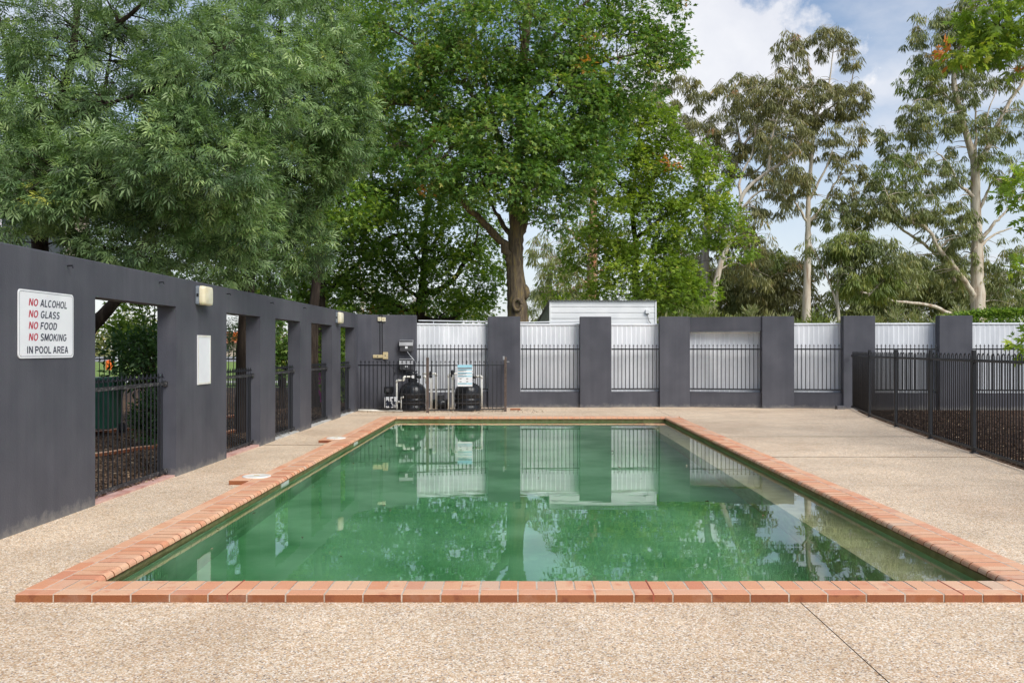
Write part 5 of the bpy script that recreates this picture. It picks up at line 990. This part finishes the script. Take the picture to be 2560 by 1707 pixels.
for i, (px, D, lab, m_, bb) in enumerate(((1730, 56, 'dark olive gum thicket behind the slanting gum', L_gum, [(1730, 690, 85, 70, 130), (1800, 715, 70, 65, 110), (1870, 700, 75, 70, 130), (1690, 740, 60, 50, 60), (1780, 765, 110, 35, 90)]),
                                    (1925, 54, 'round-headed olive gum left of the straight cream trunk', L_gumbrown, [(1930, 640, 50, 35, 50, 1), (1970, 680, 70, 55, 90), (1900, 700, 60, 50, 70), (1970, 745, 90, 45, 90), (1990, 785, 80, 20, 34)]),
                                    (2290, 52, 'dense olive gum scrub left of the huge gum', L_gum, [(2270, 690, 90, 70, 130), (2350, 700, 80, 65, 110), (2200, 720, 90, 60, 120), (2130, 740, 70, 45, 60), (2400, 740, 60, 40, 50), (2280, 780, 150, 22, 70)]),
                                    (2500, 58, 'far gum behind the huge trunk at the right', L_gum, [(2520, 720, 50, 60, 44), (2450, 730, 60, 50, 40)]),
                                    (1410, 62, 'far grey-green gum between the great oak and the shed', L_gum, [(1340, 740, 50, 40, 30), (1420, 660, 70, 70, 44), (1360, 800, 60, 30, 24)]),
                                    (1060, 70, 'far gum glimpsed through the shaded oak', L_gum, [(1000, 785, 90, 25, 22), (1130, 780, 90, 25, 20)]),
                                    (900, 60, 'pale gum trunk glimpsed left of the shaded oak', L_gum, [(900, 640, 70, 90, 14), (880, 480, 60, 80, 10)]),
                                    (700, 66, 'far gum behind the second ash', L_gum, [(700, 720, 120, 50, 26)]))):
    g = A(px, 0, D); q = bb[0]
    tree('gum_tree', lab, (g[0], D, 0), B_gum if i in (1, 6) else B_gumgrey, m_, [([(g[0], D, -.05), A(px + 3, 800, D), A(px + 6, 730, D), A((px + q[0])/2, (q[1] + 730)/2, D), A(q[0], q[1], D)], .2, .05), ([A(px + 4, 770, D), A(px + 40, 720, D), A(px + 70, 690, D)], .1, .03), ([A(px + 3, 790, D), A(px - 30, 740, D), A(px - 50, 690, D)], .1, .03)],
         [bl(b_[0], b_[1], D, b_[2], b_[3], b_[4], 1.4, b_[5] if len(b_) > 5 else 0) for b_ in bb], tuft=.9, per=60, size=1.9, twig=.025, mats2=[L_gumgreen], **K)

# ---- scrub, hedge and shrubs
def bush(name, label, cat, c, rr, n, per, mat, T, size, group=None, droop=0.0, upb=.6, stems=4, tuft=.2, bmat=None):
    t = thing(name, label, cat, (c[0], c[1], 0), group); wd = Wood()
    cen = np.array(c) + nrm(rng.normal(size=(n, 3)))*np.array(rr)*(rng.uniform(.25, 1, n)**.5)[:, None]; cen[:, 2] = np.maximum(cen[:, 2], .08)
    for k in rng.choice(n, min(n, stems*4), replace=False): wd.limb([(c[0] + rng.normal(0, rr[0]*.12), c[1] + rng.normal(0, rr[1]*.12), -.05), (np.array([c[0], c[1], c[2]*.6]) + cen[k])/2, cen[k]], .014 + .012*rr[2], .004, 5, 3)
    wd.build('stem', bmat or B_ash, t); m_ = n*per; ci = rng.integers(0, n, m_); d = nrm(rng.normal(size=(m_, 3)) + np.array([0, 0, -droop]) + nrm(cen - np.array(c))[ci]*.6)
    pos = cen[ci] + d*(tuft*rng.uniform(.1, 1, m_))[:, None]; pos[:, 2] = np.maximum(pos[:, 2], .02)
    leaves('foliage', [(T, pos, d, nrm(rng.normal(size=(m_, 3))*.5 + np.array([0, 0, upb])), size*rng.uniform(.7, 1.25, m_), np.clip(.6*rng.random(m_) + .4*rng.random(n)[ci], 0, .9))], mat, t); return t
x0h = 12.2; hd = thing('clipped_hedge', 'clipped bright green hedge above the sheet fence at the right edge', 'hedge', (14, 25.6, 0))
m_ = 13000; pos = np.stack([rng.uniform(12.2, 15.9, m_), rng.uniform(25.2, 26.4, m_), rng.uniform(1.2, 2.58, m_)], 1); f = rng.random(m_) < .75
pos[f & (rng.random(m_) < .6), 1] = 25.2; pos[f & (rng.random(m_) < .45), 2] = 2.6; pos += rng.normal(0, .05, pos.shape)
pos[:, 2] -= np.clip((13.1 - pos[:, 0])*.16, 0, 1)
leaves('foliage', [(T_broad, pos, rng.normal(size=(m_, 3)) + np.array([0, -.3, .3]), nrm(rng.normal(size=(m_, 3))*.6 + np.array([0, -.2, .8])), rng.uniform(.6, 1.1, m_), rng.random(m_))], L_hedge, hd)
wd = Wood()
for k in range(9): wd.limb([(12.4 + .38*k, 25.8, -.05), (12.45 + .38*k, 25.8, 1.0), (12.4 + .38*k + rng.normal(0, .1), 25.8, 2.2 - max(0, (13.1 - 12.4 - .38*k)*.16))], .03, .008, 5, 3)
wd.build('stem', B_ash, hd)
weed = [(1640, 'pale weeds at the right end of the shed'), (1740, 'green scrub behind the beam, second clump'), (1835, 'green scrub behind the beam, fourth clump'), (2150, 'olive scrub left of the hoop fence bay'), (2400, 'olive scrub at the left end of the hedge'), (1690, 'pale feathery weeds behind the beam, left clump'), (1790, 'pale feathery weeds behind the beam, middle clump'), (1880, 'pale feathery weeds behind the beam, right clump'), (1960, 'grey-green scrub beside the straight cream trunk'), (2050, 'low green scrub between the two thin stems and the cream trunk'), (2240, 'brown twiggy scrub behind the bay at the hoop fence'), (2320, 'brown twiggy scrub left of the hedge')]
for i, (px, lab) in enumerate(weed):
    c = at(px, 795, 27.5); bush('scrub_bush', lab, 'scrub', (c.x, 27.5, 1.45), (.95, .6, 1.2 + .2*math.sin(i*2.1)), 90, 40, L_weed if i not in (1, 2, 3, 9) else (L_gumgreen if i != 3 else L_gum), T_gum, 1.0, 'scrub behind the back wall', -.9, .2, 8, .3, B_gumgrey)
c = at(310, 885, 15.5); bush('garden_shrub', 'dark glossy shrub behind the nearest wall opening', 'shrub', (c.x, 17.0, 1.35), (1.0, .7, .6), 90, 40, L_shrub, T_broad, 1.1, 'garden shrubs', .2, .6, 5, .26)
c = at(374, 1030, 14.5); bush('garden_shrub', 'small dark clipped shrub low beside the first wall pier', 'shrub', (c.x, 14.6, .42), (.25, .3, .42), 60, 36, L_shrub, T_broad, .8, 'garden shrubs', .1, .6, 3, .14)
c = at(330, 840, 20); bush('garden_shrub', 'taller dark tree-like shrub at the top right of the nearest opening', 'shrub', (c.x + .5, 20, 2.1), (.9, .9, 1.2), 110, 40, L_oakdark, T_oak, .8, 'garden shrubs', .2, .6, 5, .3)
c = at(705, 830, 24); bush('garden_shrub', 'leafy sapling seen through the third wall opening', 'shrub', (c.x, 24, 1.9), (.45, .5, 1.0), 60, 34, L_oak, T_oak, .8, 'garden shrubs', .2, .6, 4, .25)
c = at(862, 850, 27); bush('garden_shrub', 'dense dark shrub seen through the farthest wall opening', 'shrub', (c.x, 27, 1.3), (.8, .9, 1.4), 130, 34, L_oakdark, T_oak, .85, 'garden shrubs', .2, .6, 5, .3)
x, y = at(785, 0, 24.5).x, 24.5; wd = Wood(); t = thing('dark_trunk_tree', 'dark tree trunk filling the fourth wall opening', 'tree', (x, y, 0)); wd.limb([(x - .08, y, -.05), (x - .05, y, 1.2), (x - .02, y, 2.4), (x + .1, y, 4.0), (x + .1, y, 5.5)], .20, .09, 12, 5, 0, .3); wd.build('trunk', B_ash, t)
cen = np.array([x, y, 5.6]) + nrm(rng.normal(size=(90, 3)))*np.array([1.8, 1.4, 1.3])*(rng.uniform(.2, 1, 90)**.5)[:, None]; ci = rng.integers(0, 90, 3000); d = nrm(rng.normal(size=(3000, 3)) + np.array([0, 0, -.2]))
leaves('crown', [(T_oak, cen[ci] + d*(.4*rng.random(3000))[:, None], d, nrm(rng.normal(size=(3000, 3))*.5 + np.array([0, 0, .8])), rng.uniform(.8, 1.3, 3000), rng.random(3000)*.9)], L_oakdark, t)
# far wood across the road: one mass
m_ = 26000; a_ = rng.uniform(-330, 60, m_); hgt = 5.5 + 3*np.sin(a_*.11) + 2.5*np.sin(a_*.37 + 1); pos = np.stack([a_, rng.uniform(222, 246, m_), rng.random(m_)**.8*hgt], 1); d = nrm(rng.normal(size=(m_, 3)))
fw = leaves('far_wood', [(T_broad, pos, d, nrm(rng.normal(size=(m_, 3)) + np.array([0, 0, .5])), rng.uniform(9, 17, m_), rng.random(m_))], L_gum, None); tag(fw, kind='stuff', label='far belt of grey-green trees across the road', cat='trees')
# leaf litter
def litter(name, label, n, fx, z, sz, mat):
    pos = np.array([fx() for _ in range(n)]); pos = np.concatenate([pos, z + rng.uniform(0, .012, (n, 1))], 1); d = rng.normal(size=(n, 3))*np.array([1, 1, .25])
    o = leaves(name, [(T_broad, pos, d, nrm(rng.normal(size=(n, 3))*.35 + np.array([0, 0, 1])), sz*rng.uniform(.5, 1.3, n), rng.random(n))], mat, None); return tag(o, label, 'leaf litter', kind='stuff')
def bed():
    y = rng.uniform(6, 23.1); return (fen_x(y) + .12 + abs(rng.normal(0, 1.8)), y)
L_lit = leaf('pale_litter', [(0, (.10, .06, .04)), (.5, (.22, .14, .08)), (.85, (.42, .30, .18)), (1, (.62, .52, .38))], .1, .2, (1, 1, 1))
L_bark = leaf('bark_chip', [(0, (.030, .019, .015)), (.6, (.085, .050, .035)), (1, (.17, .105, .07))], .0, .2, (1, 1, 1))
litter('bark_chips', 'dark bark chips covering the bed behind the hoop fence', 46000, bed, -.01, .42, L_bark); litter('fallen_leaves', 'pale fallen leaves scattered over the bark bed', 2600, bed, .0, .42, L_lit)
def lbed(): return (-4.66 - abs(rng.normal(0, 2.4)), rng.uniform(7, 36))
L_mul = leaf('brown_litter', [(0, (.07, .045, .03)), (.6, (.17, .11, .07)), (1, (.32, .22, .14))], .0, .2, (1, 1, 1))
litter('mulch_litter', 'brown leaf litter over the garden beyond the left wall', 40000, lbed, -.026, .5, L_mul); litter('garden_leaves', 'dry leaves over the garden beyond the left wall', 5000, lbed, -.02, .6, L_lit)
def sill():
    i, j = OPEN[int(rng.integers(0, 5))] if rng.random() < .6 else OPEN[0]; y = rng.uniform(st[i], st[j]); return (wX(y) - .20 + abs(rng.normal(0, .05)), y)
litter('sill_leaves', 'dry brown leaves gathered on the wall sills', 420, sill, .03, .5, L_lit)
def pumpl(): return (rng.uniform(-4, .6), 22.5 + rng.normal(0, .35))
litter('corner_leaves', 'dry leaves on the ground around the filters', 500, pumpl, .002, .5, L_lit)
def poolf():
    return (PX0 + .1 + abs(rng.normal(0, .5)) if rng.random() < .55 else rng.uniform(PX0 + .1, PX1 - .1), rng.uniform(PY0 + .1, PY1 - .1))
litter('floating_leaves', 'small dry leaves floating on the pool', 46, poolf, WZ + .001, .42, L_lit)
def deckl(): return (rng.uniform(-4.2, 6.2), rng.uniform(3.5, 23))

print('quads', NLEAF)
